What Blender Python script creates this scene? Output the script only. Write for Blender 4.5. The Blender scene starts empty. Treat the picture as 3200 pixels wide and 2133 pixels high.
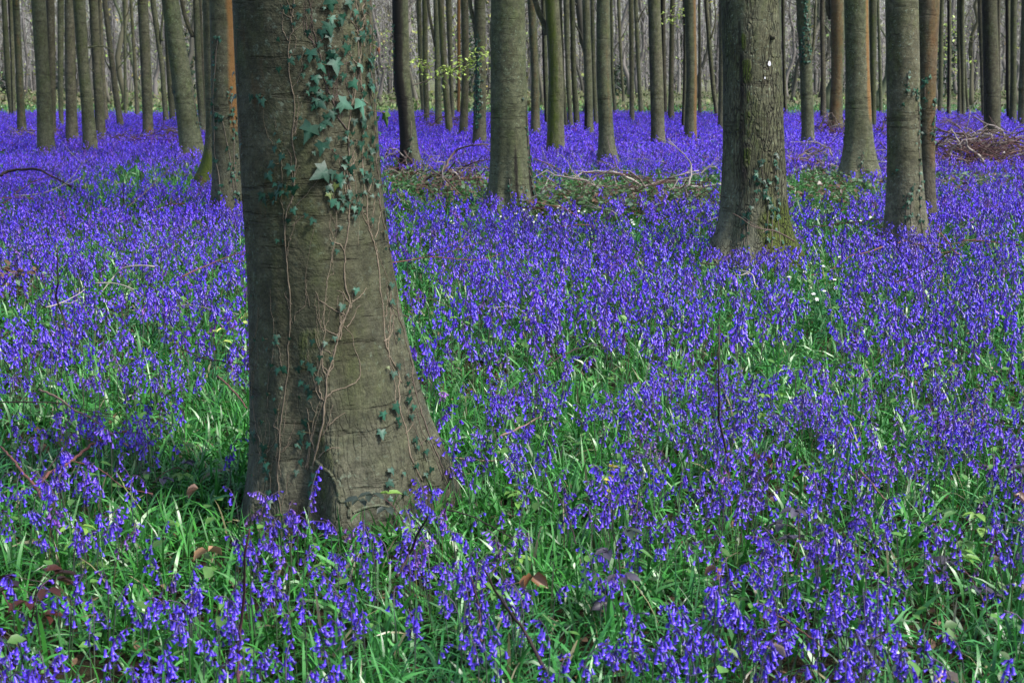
import bpy, math, random
import numpy as np
from mathutils import Vector
from mathutils.bvhtree import BVHTree

scene = bpy.context.scene
rng = np.random.default_rng(7)
random.seed(7)

# ------------------------------------------------------------------ camera
F_PX = 4396.0                      # focal length in photo pixels (3200 wide)
HORIZON = 235.0
CAM_H = 1.6
PITCH = math.atan((1066.5 - HORIZON) / F_PX)
cam_data = bpy.data.cameras.new('camera')
cam_data.sensor_width = 36.0
cam_data.lens = 36.0 * F_PX / 3200.0
cam_data.clip_start = 0.1
cam_data.clip_end = 2000.0
cam_data.dof.use_dof = True
cam_data.dof.focus_distance = 7.0
cam_data.dof.aperture_fstop = 9.0
cam = bpy.data.objects.new('camera', cam_data)
cam.location = (0, 0, CAM_H)
cam.rotation_euler = (math.pi / 2 - PITCH, 0, 0)
scene.collection.objects.link(cam)
scene.camera = cam

# ------------------------------------------------------------------ light
SUN_EL, SUN_AZ = math.radians(52), math.radians(116)      # azimuth clockwise from +Y (view direction)
world = bpy.data.worlds.new('World')
scene.world = world
world.use_nodes = True
wn = world.node_tree
for n in list(wn.nodes): wn.nodes.remove(n)
sky = wn.nodes.new('ShaderNodeTexSky')
sky.sky_type = 'NISHITA'; sky.sun_disc = False
sky.sun_elevation = SUN_EL; sky.sun_rotation = SUN_AZ
sky.air_density = 1.0; sky.dust_density = 2.5; sky.ozone_density = 1.0
bg = wn.nodes.new('ShaderNodeBackground'); bg.inputs[1].default_value = 0.13
wo = wn.nodes.new('ShaderNodeOutputWorld')
wn.links.new(sky.outputs[0], bg.inputs[0]); wn.links.new(bg.outputs[0], wo.inputs[0])
sd = bpy.data.lights.new('sun', 'SUN')
sd.energy = 3.0; sd.angle = math.radians(9); sd.color = (1.0, 0.96, 0.9)
sun = bpy.data.objects.new('sun', sd)
scene.collection.objects.link(sun)
sdir = Vector((math.cos(SUN_EL) * math.sin(SUN_AZ), math.cos(SUN_EL) * math.cos(SUN_AZ), math.sin(SUN_EL)))
sun.rotation_euler = sdir.to_track_quat('Z', 'Y').to_euler()
scene.view_settings.view_transform = 'Standard'
scene.view_settings.look = 'None'
scene.view_settings.exposure = 1.22
scene.view_settings.gamma = 1.0

# ------------------------------------------------------------------ projection helpers
cp, sp = math.cos(PITCH), math.sin(PITCH)
FWD = np.array([0, cp, -sp]); UP = np.array([0, sp, cp]); RIGHT = np.array([1.0, 0, 0])
CAM = np.array([0, 0, CAM_H])
def ray(x, y):
    return RIGHT * ((x - 1600) / F_PX) + UP * ((1066.5 - y) / F_PX) + FWD
def on_z(x, y, z=0.0):             # point of the horizontal plane z under that pixel
    d = ray(x, y); t = (z - CAM_H) / d[2]
    return CAM + d * t
def on_y(x, y, D):                 # point of the vertical plane at distance D
    d = ray(x, y); return CAM + d * (D / d[1])
def depth_of(p): return float(np.dot(np.asarray(p) - CAM, FWD))
def project(P):
    q = P - CAM
    dz = q @ FWD
    return 1600 + F_PX * (q @ RIGHT) / dz, 1066.5 - F_PX * (q @ UP) / dz

# ------------------------------------------------------------------ noise
_perm = np.random.default_rng(3).random((64, 64, 64))
def vnoise(x, y, z=0.0):
    x, y, z = np.broadcast_arrays(np.asarray(x, float), np.asarray(y, float), np.asarray(z, float))
    xi, yi, zi = np.floor(x).astype(int), np.floor(y).astype(int), np.floor(z).astype(int)
    fx, fy, fz = x - xi, y - yi, z - zi
    fx, fy, fz = [f * f * (3 - 2 * f) for f in (fx, fy, fz)]
    g = lambda a, b, c: _perm[(xi + a) & 63, (yi + b) & 63, (zi + c) & 63]
    l = lambda a, b, t: a + (b - a) * t
    return l(l(l(g(0,0,0), g(1,0,0), fx), l(g(0,1,0), g(1,1,0), fx), fy),
             l(l(g(0,0,1), g(1,0,1), fx), l(g(0,1,1), g(1,1,1), fx), fy), fz)
def fbm(x, y, z=0.0, o=3):
    s, a, t = 0, 1.0, 0
    for i in range(o):
        s = s + a * vnoise(np.asarray(x) * 2**i + 17 * i, np.asarray(y) * 2**i + 5 * i, np.asarray(z) * 2**i)
        t += a; a *= 0.5
    return s / t

def ground_h(x, y):
    r = np.hypot(x, y)
    return (fbm(np.asarray(x) / 2.6 + 9, np.asarray(y) / 2.6, o=2) - 0.5) * 0.14 * np.clip(r / 6, 0, 1) - 0.0

# ------------------------------------------------------------------ mesh soup
class Soup:
    def __init__(s): s.v = []; s.f = {3: [], 4: []}; s.m = {3: [], 4: []}; s.c = []; s.n = 0
    def add(s, V, Fs, col=None, mat=0):
        V = np.asarray(V, float).reshape(-1, 3)
        if col is None: col = np.ones((len(V), 3))
        col = np.broadcast_to(np.asarray(col, float), (len(V), 3))
        if not isinstance(Fs, (list, tuple)): Fs = [Fs]
        for Fa in Fs:
            Fa = np.asarray(Fa, int)
            if len(Fa) == 0: continue
            k = Fa.shape[1]
            s.f[k].append(Fa + s.n)
            s.m[k].append(np.broadcast_to(np.asarray(mat, int), (len(Fa),)))
        s.v.append(V); s.c.append(col); s.n += len(V)
    def build(s, name, mats, parent=None, smooth=True, loc=(0, 0, 0)):
        V = np.concatenate(s.v) - np.asarray(loc, float); C = np.concatenate(s.c)
        me = bpy.data.meshes.new(name)
        q = np.concatenate(s.f[4]) if s.f[4] else np.zeros((0, 4), int)
        t = np.concatenate(s.f[3]) if s.f[3] else np.zeros((0, 3), int)
        mi = np.concatenate([a for k in (4, 3) for a in s.m[k]]) if (s.m[4] or s.m[3]) else []
        nq, nt = len(q), len(t)
        me.vertices.add(len(V)); me.vertices.foreach_set('co', V.astype(np.float32).ravel())
        me.loops.add(nq * 4 + nt * 3)
        me.loops.foreach_set('vertex_index', np.concatenate([q.ravel(), t.ravel()]).astype(np.int32))
        me.polygons.add(nq + nt)
        st = np.concatenate([np.arange(nq) * 4, nq * 4 + np.arange(nt) * 3]).astype(np.int32)
        me.polygons.foreach_set('loop_start', st)
        if smooth: me.polygons.foreach_set('use_smooth', np.ones(nq + nt, bool))
        if not isinstance(mats, (list, tuple)): mats = [mats]
        for m in mats: me.materials.append(m)
        me.polygons.foreach_set('material_index', np.asarray(mi, np.int32))
        at = me.color_attributes.new('Col', 'FLOAT_COLOR', 'POINT')
        at.data.foreach_set('color', np.concatenate([C, np.ones((len(C), 1))], 1).astype(np.float32).ravel())
        me.update(calc_edges=True)
        o = bpy.data.objects.new(name, me)
        scene.collection.objects.link(o)
        if parent is not None: o.parent = parent
        else: o.location = loc
        return o

def tag(o, label=None, cat=None, group=None, kind=None):
    if label: o['label'] = label
    if cat: o['category'] = cat
    if group: o['group'] = group
    if kind: o['kind'] = kind
    return o
def empty(name, loc, label, cat, group=None):
    o = bpy.data.objects.new(name, None); o.empty_display_size = 0.1
    scene.collection.objects.link(o); o.location = loc
    return tag(o, label, cat, group)

def tube(P, R, n=8, rough=0.0, seed=0, cap=True):
    """tapered tube along the points P with the radii R: returns V, quads, tris"""
    P = np.asarray(P, float); R = np.asarray(R, float) * np.ones(len(P))
    T = np.gradient(P, axis=0); T /= np.linalg.norm(T, axis=1)[:, None] + 1e-9
    ref = np.array([0.13, 0.2, 1.0]) if abs(T[:, 2]).mean() < 0.7 else np.array([1.0, 0.1, 0.05])
    A = np.cross(T, ref); A /= np.linalg.norm(A, axis=1)[:, None] + 1e-9
    B = np.cross(T, A)
    th = np.arange(n) * 2 * math.pi / n
    rr = R[:, None] * np.ones((1, n))
    if rough: rr = rr * (1 + rough * (np.random.default_rng(seed).random(rr.shape) - 0.5))
    V = P[:, None] + rr[..., None] * (np.cos(th)[None, :, None] * A[:, None] + np.sin(th)[None, :, None] * B[:, None])
    k = len(P); i = np.arange(k - 1)[:, None]; j = np.arange(n)[None]
    a = i * n + j; b = i * n + (j + 1) % n
    Q = np.stack([a, b, b + n, a + n], -1).reshape(-1, 4)
    V = V.reshape(-1, 3)
    if cap:
        V = np.concatenate([V, P[:1], P[-1:]])
        j = np.arange(n); jn = (j + 1) % n
        t1 = np.stack([jn, j, np.full(n, k * n)], -1)
        t2 = np.stack([(k - 1) * n + j, (k - 1) * n + jn, np.full(n, k * n + 1)], -1)
        return V, [Q, np.concatenate([t1, t2])]
    return V, [Q]
def smooth_path(P, m=6):
    P = np.asarray(P, float)
    if len(P) < 3:
        t = np.linspace(0, 1, m + 1)[:, None]; return P[0] * (1 - t) + P[-1] * t
    Q = np.concatenate([[2 * P[0] - P[1]], P, [2 * P[-1] - P[-2]]])
    out = []
    for i in range(1, len(Q) - 2):
        for t in np.arange(m) / m:
            a, b, c, d = Q[i - 1], Q[i], Q[i + 1], Q[i + 2]
            out.append(0.5 * ((2 * b) + (c - a) * t + (2 * a - 5 * b + 4 * c - d) * t**2 + (3 * b - a - 3 * c + d) * t**3))
    out.append(P[-1])
    return np.array(out)

# ------------------------------------------------------------------ materials
def mat_new(name):
    m = bpy.data.materials.new(name); m.use_nodes = True
    nt = m.node_tree
    for n in list(nt.nodes): nt.nodes.remove(n)
    out = nt.nodes.new('ShaderNodeOutputMaterial'); b = nt.nodes.new('ShaderNodeBsdfPrincipled')
    nt.links.new(b.outputs[0], out.inputs[0])
    return m, nt, b, out
class NB:
    def __init__(s, nt): s.nt = nt
    def n(s, t, **k):
        o = s.nt.nodes.new(t)
        for a, b in k.items(): setattr(o, a, b)
        return o
    def l(s, a, b): s.nt.links.new(a, b)
    def val(s, x, sock):
        if hasattr(x, 'links'): s.l(x, sock)
        else: sock.default_value = x
    def math(s, op, a, b=0.0, clamp=False):
        o = s.n('ShaderNodeMath', operation=op, use_clamp=clamp)
        s.val(a, o.inputs[0]); s.val(b, o.inputs[1]); return o.outputs[0]
    def mix(s, f, a, b, typ='MIX'):
        o = s.n('ShaderNodeMixRGB', blend_type=typ)
        s.val(f, o.inputs[0])
        for x, k in ((a, 1), (b, 2)):
            if hasattr(x, 'links'): s.l(x, o.inputs[k])
            else: o.inputs[k].default_value = (*x, 1)
        return o.outputs[0]
    def coords(s, scale=(1, 1, 1)):
        tc = s.n('ShaderNodeTexCoord'); mp = s.n('ShaderNodeMapping')
        mp.inputs['Scale'].default_value = scale
        s.l(tc.outputs['Object'], mp.inputs[0]); return mp.outputs[0]
    def noise(s, co, scale, detail=4, rough=0.6, dist=0.0):
        o = s.n('ShaderNodeTexNoise'); s.l(co, o.inputs['Vector'])
        o.inputs['Scale'].default_value = scale; o.inputs['Detail'].default_value = detail
        o.inputs['Roughness'].default_value = rough; o.inputs['Distortion'].default_value = dist
        return o.outputs[0]
    def ramp(s, f, lo, hi):
        o = s.n('ShaderNodeMapRange'); s.l(f, o.inputs[0])
        o.inputs[1].default_value = lo; o.inputs[2].default_value = hi; return o.outputs[0]

def make_bark(name, cracks=0.0, fine=True):
    """smooth beech bark; colour attribute: R orange algae, G moss, B dark streaks and painted side shade"""
    m, nt, b, out = mat_new(name); B = NB(nt)
    at = B.n('ShaderNodeAttribute', attribute_name='Col'); sep = B.n('ShaderNodeSeparateColor')
    B.l(at.outputs['Color'], sep.inputs[0])
    co = B.coords(); tall = B.coords((1, 1, 0.35)); flat = B.coords((1, 1, 9)); vert = B.coords((1, 1, 0.12))
    oi = B.n('ShaderNodeObjectInfo')
    big = B.ramp(B.noise(tall, 2.2, 4, 0.65, 0.6), 0.35, 0.68)
    med = B.ramp(B.noise(co, 9, 5, 0.7), 0.3, 0.72)
    fin = B.noise(co, 70, 3, 0.7)
    col = B.mix(big, (0.064, 0.063, 0.043), (0.035, 0.043, 0.022))
    g = B.math('MULTIPLY', B.math('MULTIPLY', med, B.ramp(B.noise(co, 1.7, 3), .35, .65)), 0.75)
    col = B.mix(g, col, (0.14, 0.137, 0.110))
    # green algae patches
    alg = B.ramp(B.noise(tall, 4.5, 5, 0.7, 0.4), 0.5, 0.72)
    col = B.mix(B.math('MULTIPLY', alg, 0.7), col, (0.052, 0.072, 0.016))
    brn = B.ramp(B.noise(tall, 3.1, 5, 0.7, 0.8), 0.52, 0.7)
    col = B.mix(B.math('MULTIPLY', brn, 0.6), col, (0.036, 0.027, 0.014))
    sx = B.n('ShaderNodeSeparateXYZ'); B.l(co, sx.inputs[0])
    foot = B.ramp(B.math('ADD', sx.outputs[2], B.math('MULTIPLY', B.noise(tall, 5, 4, .7), 1.2)), 1.45, 0.75)
    col = B.mix(B.math('MULTIPLY', foot, 0.62), col, (0.138, 0.135, 0.120))
    gr = B.math('ADD', B.math('MULTIPLY', B.noise(co, 130, 2, 0.8), 1.1), 0.45)
    sg = B.n('ShaderNodeVectorMath', operation='SCALE'); B.l(col, sg.inputs[0]); B.l(gr, sg.inputs['Scale']); col = sg.outputs[0]
    stn = B.ramp(B.noise(vert, 3.4, 5, 0.75, 0.5), 0.56, 0.70)
    col = B.mix(B.math('MULTIPLY', stn, 0.5), col, (0.024, 0.024, 0.016))
    # pale lichen freckles
    blo = B.ramp(B.noise(co, 16, 5, 0.75, 0.5), 0.40, 0.62)
    dk2 = B.math('SUBTRACT', 1.12, B.math('MULTIPLY', B.math('SUBTRACT', 1.0, blo), 0.55))
    sc_ = B.n('ShaderNodeVectorMath', operation='SCALE'); B.l(col, sc_.inputs[0]); B.l(dk2, sc_.inputs['Scale']); col = sc_.outputs[0]
    lic = B.ramp(B.noise(co, 42, 3, 0.75), 0.57, 0.66)
    licm = B.ramp(B.noise(co, 3.1, 3, 0.6), 0.42, 0.62)
    col = B.mix(B.math('MULTIPLY', B.math('MULTIPLY', lic, licm), 0.7), col, (0.16, 0.20, 0.175))
    # dark speckles
    drk = B.ramp(B.noise(co, 30, 4, 0.8), 0.43, 0.35)
    col = B.mix(B.math('MULTIPLY', drk, 0.45), col, (0.022, 0.02, 0.014))
    # fine horizontal creases
    cr = B.ramp(B.noise(flat, 3.0, 4, 0.6, 0.35), 0.42, 0.37)
    crm = B.ramp(B.noise(co, 5, 2, 0.5), 0.4, 0.6)
    cr = B.math('MULTIPLY', cr, crm)
    col = B.mix(B.math('MULTIPLY', cr, 0.6), col, (0.024, 0.021, 0.014))
    # per tree tint
    t1 = B.ramp(oi.outputs['Random'], 0.0, 0.5); t2 = B.ramp(oi.outputs['Random'], 0.55, 1.0)
    tc_ = B.mix(t1, (1.08, 1.0, .86), (.95, 1.05, .80)); tc_ = B.mix(t2, tc_, (1.08, .98, .90))
    col = B.mix(1.0, col, tc_, 'MULTIPLY')
    tint = B.n('ShaderNodeHueSaturation')
    rnd2 = B.math('FRACT', B.math('MULTIPLY', oi.outputs['Random'], 7.31))
    B.l(B.math('ADD', B.math('MULTIPLY', rnd2, 0.55), 0.72), tint.inputs['Value'])
    B.l(col, tint.inputs['Color']); col = tint.outputs[0]
    if cracks:
        lift = B.n('ShaderNodeVectorMath', operation='SCALE'); B.l(col, lift.inputs[0]); lift.inputs['Scale'].default_value = 1.5; col = lift.outputs[0]
    mod = B.noise(tall, 14, 5, 0.75)
    def masked(ch, lo=0.25, hi=0.6):
        return B.ramp(B.math('ADD', B.math('MULTIPLY', sep.outputs[ch], 0.9), B.math('MULTIPLY', B.math('SUBTRACT', mod, 0.5), 0.9)), lo, hi)
    col = B.mix(B.math('MULTIPLY', masked(0, .2, .8), 0.6), col, (0.20, 0.088, 0.020))
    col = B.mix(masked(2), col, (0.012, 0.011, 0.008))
    moss = masked(1)
    mc = B.mix(fin, (0.022, 0.038, 0.004), (0.075, 0.10, 0.012))
    col = B.mix(moss, col, mc)
    h = B.math('ADD', B.math('MULTIPLY', med, 0.5), B.math('MULTIPLY', fin, 0.35))
    h = B.math('SUBTRACT', h, B.math('MULTIPLY', cr, 0.8))
    h = B.math('ADD', h, B.math('MULTIPLY', B.noise(flat, 4, 3, 0.6, 0.6), 0.35))
    h = B.math('ADD', h, B.math('MULTIPLY', moss, 1.2))
    if True:
        wv = B.n('ShaderNodeTexVoronoi', feature='DISTANCE_TO_EDGE')
        nz = B.n('ShaderNodeTexNoise'); B.l(co, nz.inputs['Vector']); nz.inputs['Scale'].default_value = 6
        addv = B.n('ShaderNodeVectorMath', operation='MULTIPLY_ADD')
        B.l(nz.outputs['Color'], addv.inputs[0]); addv.inputs[1].default_value = (0.06, 0.06, 0.04); B.l(vert, addv.inputs[2])
        B.l(addv.outputs[0], wv.inputs['Vector']); wv.inputs['Scale'].default_value = 44
        ck = B.ramp(wv.outputs['Distance'], 0.13, 0.0)
        ckm = B.ramp(B.noise(vert, 5, 2), 0.38, 0.52)
        ck = B.math('MULTIPLY', B.math('MULTIPLY', ck, ckm), cracks if cracks else B.math('MULTIPLY', foot, 0.2))
        col = B.mix(B.math('MULTIPLY', ck, 0.75), col, (0.03, 0.026, 0.018))
        h = B.math('SUBTRACT', h, B.math('MULTIPLY', ck, 2.5))
    B.l(col, b.inputs['Base Color'])
    b.inputs['Roughness'].default_value = 0.82
    b.inputs['Specular IOR Level'].default_value = 0.25
    bp = B.n('ShaderNodeBump'); bp.inputs['Strength'].default_value = 0.9; bp.inputs['Distance'].default_value = 0.011
    B.l(h, bp.inputs['Height']); B.l(bp.outputs[0], b.inputs['Normal'])
    return m

def make_attr(name, rough=0.7, spec=0.3, transl=0.0, vary=0.0, scale=40, bump=0.0, tcol=None):
    """material whose colour is the vertex colour attribute, broken up by noise"""
    m, nt, b, out = mat_new(name); B = NB(nt)
    at = B.n('ShaderNodeAttribute', attribute_name='Col')
    col = at.outputs['Color']
    nz = B.noise(B.coords(), scale, 4, 0.7)
    if vary:
        f = B.math('ADD', B.math('MULTIPLY', nz, 2 * vary), 1 - vary)
        vm = B.n('ShaderNodeVectorMath', operation='SCALE'); B.l(col, vm.inputs[0]); B.l(f, vm.inputs['Scale'])
        col = vm.outputs[0]
    B.l(col, b.inputs['Base Color'])
    b.inputs['Roughness'].default_value = rough; b.inputs['Specular IOR Level'].default_value = spec
    if bump:
        bp = B.n('ShaderNodeBump'); bp.inputs['Strength'].default_value = bump; bp.inputs['Distance'].default_value = 0.003
        B.l(nz, bp.inputs['Height']); B.l(bp.outputs[0], b.inputs['Normal'])
    if transl:
        tr = B.n('ShaderNodeBsdfTranslucent'); B.l(col, tr.inputs[0])
        mx = B.n('ShaderNodeMixShader'); mx.inputs[0].default_value = transl
        B.l(b.outputs[0], mx.inputs[1]); B.l(tr.outputs[0], mx.inputs[2]); B.l(mx.outputs[0], out.inputs[0])
    return m

M_BARK = make_bark('beech_bark')
M_BARKC = make_bark('cracked_beech_bark', 1.0)
M_FAR = make_attr('distant_bark', 0.9, 0.1, 0, 0.3, 6)
M_TWIG = make_attr('twig_bark', 0.8, 0.3, 0, 0.35, 60, 0.4)
M_PETAL = make_attr('bluebell_petal', 0.4, 0.85, 0.3)
M_STEM = make_attr('flower_stem', 0.5, 0.4, 0.0)
M_GRASS = make_attr('grass_blade', 0.42, 0.8, 0.25)
M_LEAF = make_attr('broad_leaf', 0.42, 0.5, 0.25, 0.25, 90)
M_IVY = make_attr('ivy_leaf', 0.5, 0.35, 0.06, 0.3, 70, 0.25)

def ground_mat():
    m, nt, b, out = mat_new('woodland_soil'); B = NB(nt)
    co = B.coords()
    n1 = B.ramp(B.noise(co, 1.1, 5, 0.7), 0.35, 0.65); n2 = B.ramp(B.noise(co, 22, 5, 0.75), 0.35, 0.65)
    near = B.mix(n1, (0.03, 0.022, 0.014), (0.024, 0.032, 0.012))
    near = B.mix(B.math('MULTIPLY', n2, 0.6), near, (0.075, 0.052, 0.032))
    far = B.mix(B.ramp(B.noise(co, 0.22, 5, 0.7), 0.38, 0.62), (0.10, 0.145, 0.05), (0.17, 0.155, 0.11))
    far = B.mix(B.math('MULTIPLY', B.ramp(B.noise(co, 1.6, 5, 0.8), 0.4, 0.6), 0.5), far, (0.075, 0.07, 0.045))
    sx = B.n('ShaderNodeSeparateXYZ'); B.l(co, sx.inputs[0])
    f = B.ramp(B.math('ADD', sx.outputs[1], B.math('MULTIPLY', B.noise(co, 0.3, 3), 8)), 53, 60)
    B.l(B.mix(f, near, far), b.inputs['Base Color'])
    b.inputs['Roughness'].default_value = 0.95; b.inputs['Specular IOR Level'].default_value = 0.1
    bp = B.n('ShaderNodeBump'); bp.inputs['Distance'].default_value = 0.03
    B.l(n2, bp.inputs['Height']); B.l(bp.outputs[0], b.inputs['Normal'])
    return m

# ------------------------------------------------------------------ ground
def ground():
    xs = np.concatenate([-np.geomspace(400, 26, 24), np.linspace(-25, 25, 120), np.geomspace(26, 400, 24)])
    ys = np.concatenate([np.linspace(-20, 0, 10), np.linspace(0.4, 60, 170), np.geomspace(62, 500, 34)])
    X, Y = np.meshgrid(xs, ys)
    Z = ground_h(X, Y)
    V = np.stack([X, Y, Z], -1).reshape(-1, 3)
    ny, nx = X.shape
    i = np.arange(ny - 1)[:, None]; j = np.arange(nx - 1)[None]
    a = i * nx + j
    Q = np.stack([a, a + 1, a + nx + 1, a + nx], -1).reshape(-1, 4)
    s = Soup(); s.add(V, Q)
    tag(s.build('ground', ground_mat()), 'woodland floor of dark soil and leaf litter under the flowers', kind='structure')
ground()

# ------------------------------------------------------------------ trees
def trunk_mesh(D, rows, zb, n, lobes, seed, stain_shade, top=12.0, y_res=None, rough=0.02, dense=False, phase=None):
    """rows: (y, xl, xr) in photo pixels from the base up, at distance D"""
    zs, xs, rs = [], [], []
    for (y, xl, xr) in rows:
        p = on_y((xl + xr) / 2, y, D); dp = depth_of(p)
        zs.append(p[2]); xs.append(p[0]); rs.append((xr - xl) / 2 * dp / F_PX)
    zs, xs, rs = map(np.array, (zs, xs, rs))
    o = np.argsort(zs); zs, xs, rs = zs[o], xs[o], rs[o]
    # carry the trunk below the plants and up out of the picture
    slope = (xs[-1] - xs[-2]) / max(zs[-1] - zs[-2], 0.3) if len(zs) > 2 else (xs[-1] - xs[0]) / (zs[-1] - zs[0])
    slope = float(np.clip(slope, -0.12, 0.12))
    ztop = max(top, zs[-1] + 4)
    zx = np.concatenate([[-0.35], zs, [zs[-1] + 1.5, ztop]])
    rgrow = rs[0] * 1.18
    rx = np.concatenate([[rgrow], rs, [rs[-1] * 0.96, rs[-1] * 0.55]])
    xx = np.concatenate([[xs[0]], xs, [xs[-1] + slope * 1.5, xs[-1] + slope * (ztop - zs[-1]) * 0.8]])
    vis = zs[-1] + 0.3
    step = 0.025 if dense else max(0.06, D * 0.004)
    Z = np.concatenate([np.arange(-0.35, vis, step), np.linspace(vis, ztop, 14)])
    # smooth interpolation
    R = np.interp(Z, zx, rx); X = np.interp(Z, zx, xx)
    k = np.ones(5) / 5 if not dense else np.ones(9) / 9
    def sm(a): 
        e = len(k) // 2
        p = np.concatenate([np.full(e, a[0]), a, np.full(e, a[-1])]); return np.convolve(p, k, 'valid')
    nv = int((vis + 0.35) / step)
    R[:nv] = sm(R[:nv]); X[:nv] = sm(X[:nv])
    th = np.arange(n) * 2 * math.pi / n
    Zg, Tg = np.meshgrid(Z, th, indexing='ij')
    r = R[:, None] * np.ones_like(Tg)
    amp = lobes * np.exp(-np.clip(Zg - zb * 0.5, 0, None) / (R.max() * 0.95))
    rr = np.random.default_rng(seed)
    ph = rr.random(4) * 6.28; kk = rr.integers(4, 7)
    if phase is not None: ph[0] = phase; kk = 5
    lob = np.cos(kk * Tg + ph[0]) * 0.6 + np.cos((kk - 2) * Tg + ph[1] + Zg * 0.6) * 0.3 + 0.3 * np.cos((kk + 4) * Tg + ph[2])
    r = r * (1 + amp * lob * 0.55)
    r = r * (1 + amp * 0.10 * (np.cos(13 * Tg + 2 * np.sin(Zg * 3) + ph[3]) + .6 * np.cos(21 * Tg + ph[1])))
    ct, st = np.cos(Tg), np.sin(Tg)
    r = r * (1 + rough * 2 * (fbm(ct * 1.3 + seed, st * 1.3, Zg * 1.1, 3) - 0.5) + (0.012 * (fbm(ct * 5 + seed, st * 5, Zg * 5, 3) - 0.5) if dense else 0))
    # gentle wander in depth
    Yo = 0.06 * (vnoise(Z * 0.35 + seed, 0.5) - vnoise(seed, 0.5)) * np.clip(Z, 0, 6)
    V = np.stack([X[:, None] + r * ct, D + Yo[:, None] + r * st, Zg], -1)
    C = np.zeros(V.shape)
    for kind, th0, wid, z0, z1, amt in stain_shade:
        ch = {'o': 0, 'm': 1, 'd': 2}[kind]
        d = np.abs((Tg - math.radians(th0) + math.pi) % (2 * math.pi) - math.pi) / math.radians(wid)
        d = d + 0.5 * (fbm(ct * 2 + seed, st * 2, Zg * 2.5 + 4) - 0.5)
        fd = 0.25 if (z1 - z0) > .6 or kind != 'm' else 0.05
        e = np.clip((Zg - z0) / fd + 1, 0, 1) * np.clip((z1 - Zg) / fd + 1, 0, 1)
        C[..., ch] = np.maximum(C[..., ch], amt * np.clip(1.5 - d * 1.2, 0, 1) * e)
    i = np.arange(len(Z) - 1)[:, None]; j = np.arange(n)[None]
    a = i * n + j; b = i * n + (j + 1) % n
    Q = np.stack([a, b, b + n, a + n], -1).reshape(-1, 4)
    return V.reshape(-1, 3), Q, C.reshape(-1, 3), (X, R, Z)

TRUNKS = {}
def crown_template(seed):
    r = np.random.default_rng(seed); s = Soup()
    def grow(p, d, L, rad, lv):
        m = 5; P = [p]
        dd = d.copy()
        for i in range(m):
            dd = dd + r.normal(0, 0.13, 3); dd[2] += 0.03; dd /= np.linalg.norm(dd)
            P.append(P[-1] + dd * L / m)
        P = np.array(P)
        V, Fq = tube(P, np.linspace(rad, rad * 0.4, m + 1), 5 if lv < 2 else 3, cap=False)
        s.add(V, Fq, (0, 0, 0))
        if lv < 3:
            for q in range(4 if lv < 2 else 3):
                t = r.integers(2, m + 1)
                nd = dd + r.normal(0, 0.6, 3); nd /= np.linalg.norm(nd)
                grow(P[t], nd, L * 0.62, rad * 0.5, lv + 1)
    for q in range(5):
        a = q * 1.256 + r.random()
        grow(np.array([0, 0, -1.2 + 0.5 * q]), np.array([math.cos(a) * 0.8, math.sin(a) * 0.8, 0.75]), 3.4, 0.075, 0)
    return s
CROWNS = []
def crown_for(parent, xyz, k):
    if len(CROWNS) < 3:
        o = crown_template(len(CROWNS) + 40).build('crown', M_BARK, parent); CROWNS.append(o)
    else:
        o = CROWNS[k % 3].copy(); scene.collection.objects.link(o); o.parent = parent
    o.location = xyz; o.rotation_euler = (0, 0, k * 1.7)
    return o

def tree(key, label, by, rows, zb=0.2, n=20, lobes=0.25, stain_shade=(), bark=None, limbs=(), group=None, dense=False, rough=0.02, name='beech_tree', crown=True, phase=None):
    cx = (rows[0][1] + rows[0][2]) / 2
    base = on_z(cx, by, zb); D = float(base[1])
    seed = len(TRUNKS) + 1
    V, Q, C, ax = trunk_mesh(D, rows, zb, n, lobes, seed, stain_shade, dense=dense, rough=rough, phase=phase)
    loc = (float(base[0]), D, 0.0)
    root = empty(name, loc, label, 'tree', group)
    s = Soup(); s.add(V, Q, C)
    s.build('trunk', bark or M_BARK, root, loc=loc)
    for pts, r0, r1 in limbs:
        P = smooth_path([on_y(x, y, D + 0.02 * i) for i, (x, y) in enumerate(pts)], 5)
        t = Soup(); dpx = depth_of(P[0]) / F_PX
        a, f = tube(P, np.linspace(r0 * dpx, r1 * dpx, len(P)), 8, 0.1)
        t.add(a, f, (0, 0, 0)); t.build('limb', bark or M_BARK, root, loc=loc)
    if crown:
        X, R, Z = ax
        k = np.searchsorted(Z, Z[-1] - 2.5)
        crown_for(root, (float(X[k] - loc[0]), 0, float(Z[k]) + 0.5), seed)
    TRUNKS[key] = dict(D=D, root=root, V=V, Q=Q, loc=loc, bvh=None)
    return root

# the near beech
tree('main', 'broad ivy-clad beech trunk in the left foreground, nearest and largest tree', 1605,
     [(1610, 742, 1386), (1540, 758, 1384), (1490, 768, 1378), (1440, 777, 1371), (1385, 777, 1352), (1330, 776, 1334), (1250, 778, 1308),
      (1170, 779, 1288), (1060, 777, 1262), (930, 775, 1240), (800, 771, 1216), (670, 762, 1200), (540, 755, 1186), (300, 745, 1172), (150, 738, 1166), (0, 731, 1160)],
     zb=0.03, n=120, lobes=0.34, phase=0.0, dense=True, rough=0.03,
     stain_shade=[('m', 265, 14, 0.2, 0.75, 0.32), ('d', 250, 8, -0.3, 0.12, 0.7), ('d', 292, 9, -0.3, 0.05, 0.6), ('o', 230, 22, 1.2, 2.2, 0.2), ('m', 330, 40, 0.7, 2.5, 0.16)])
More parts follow.
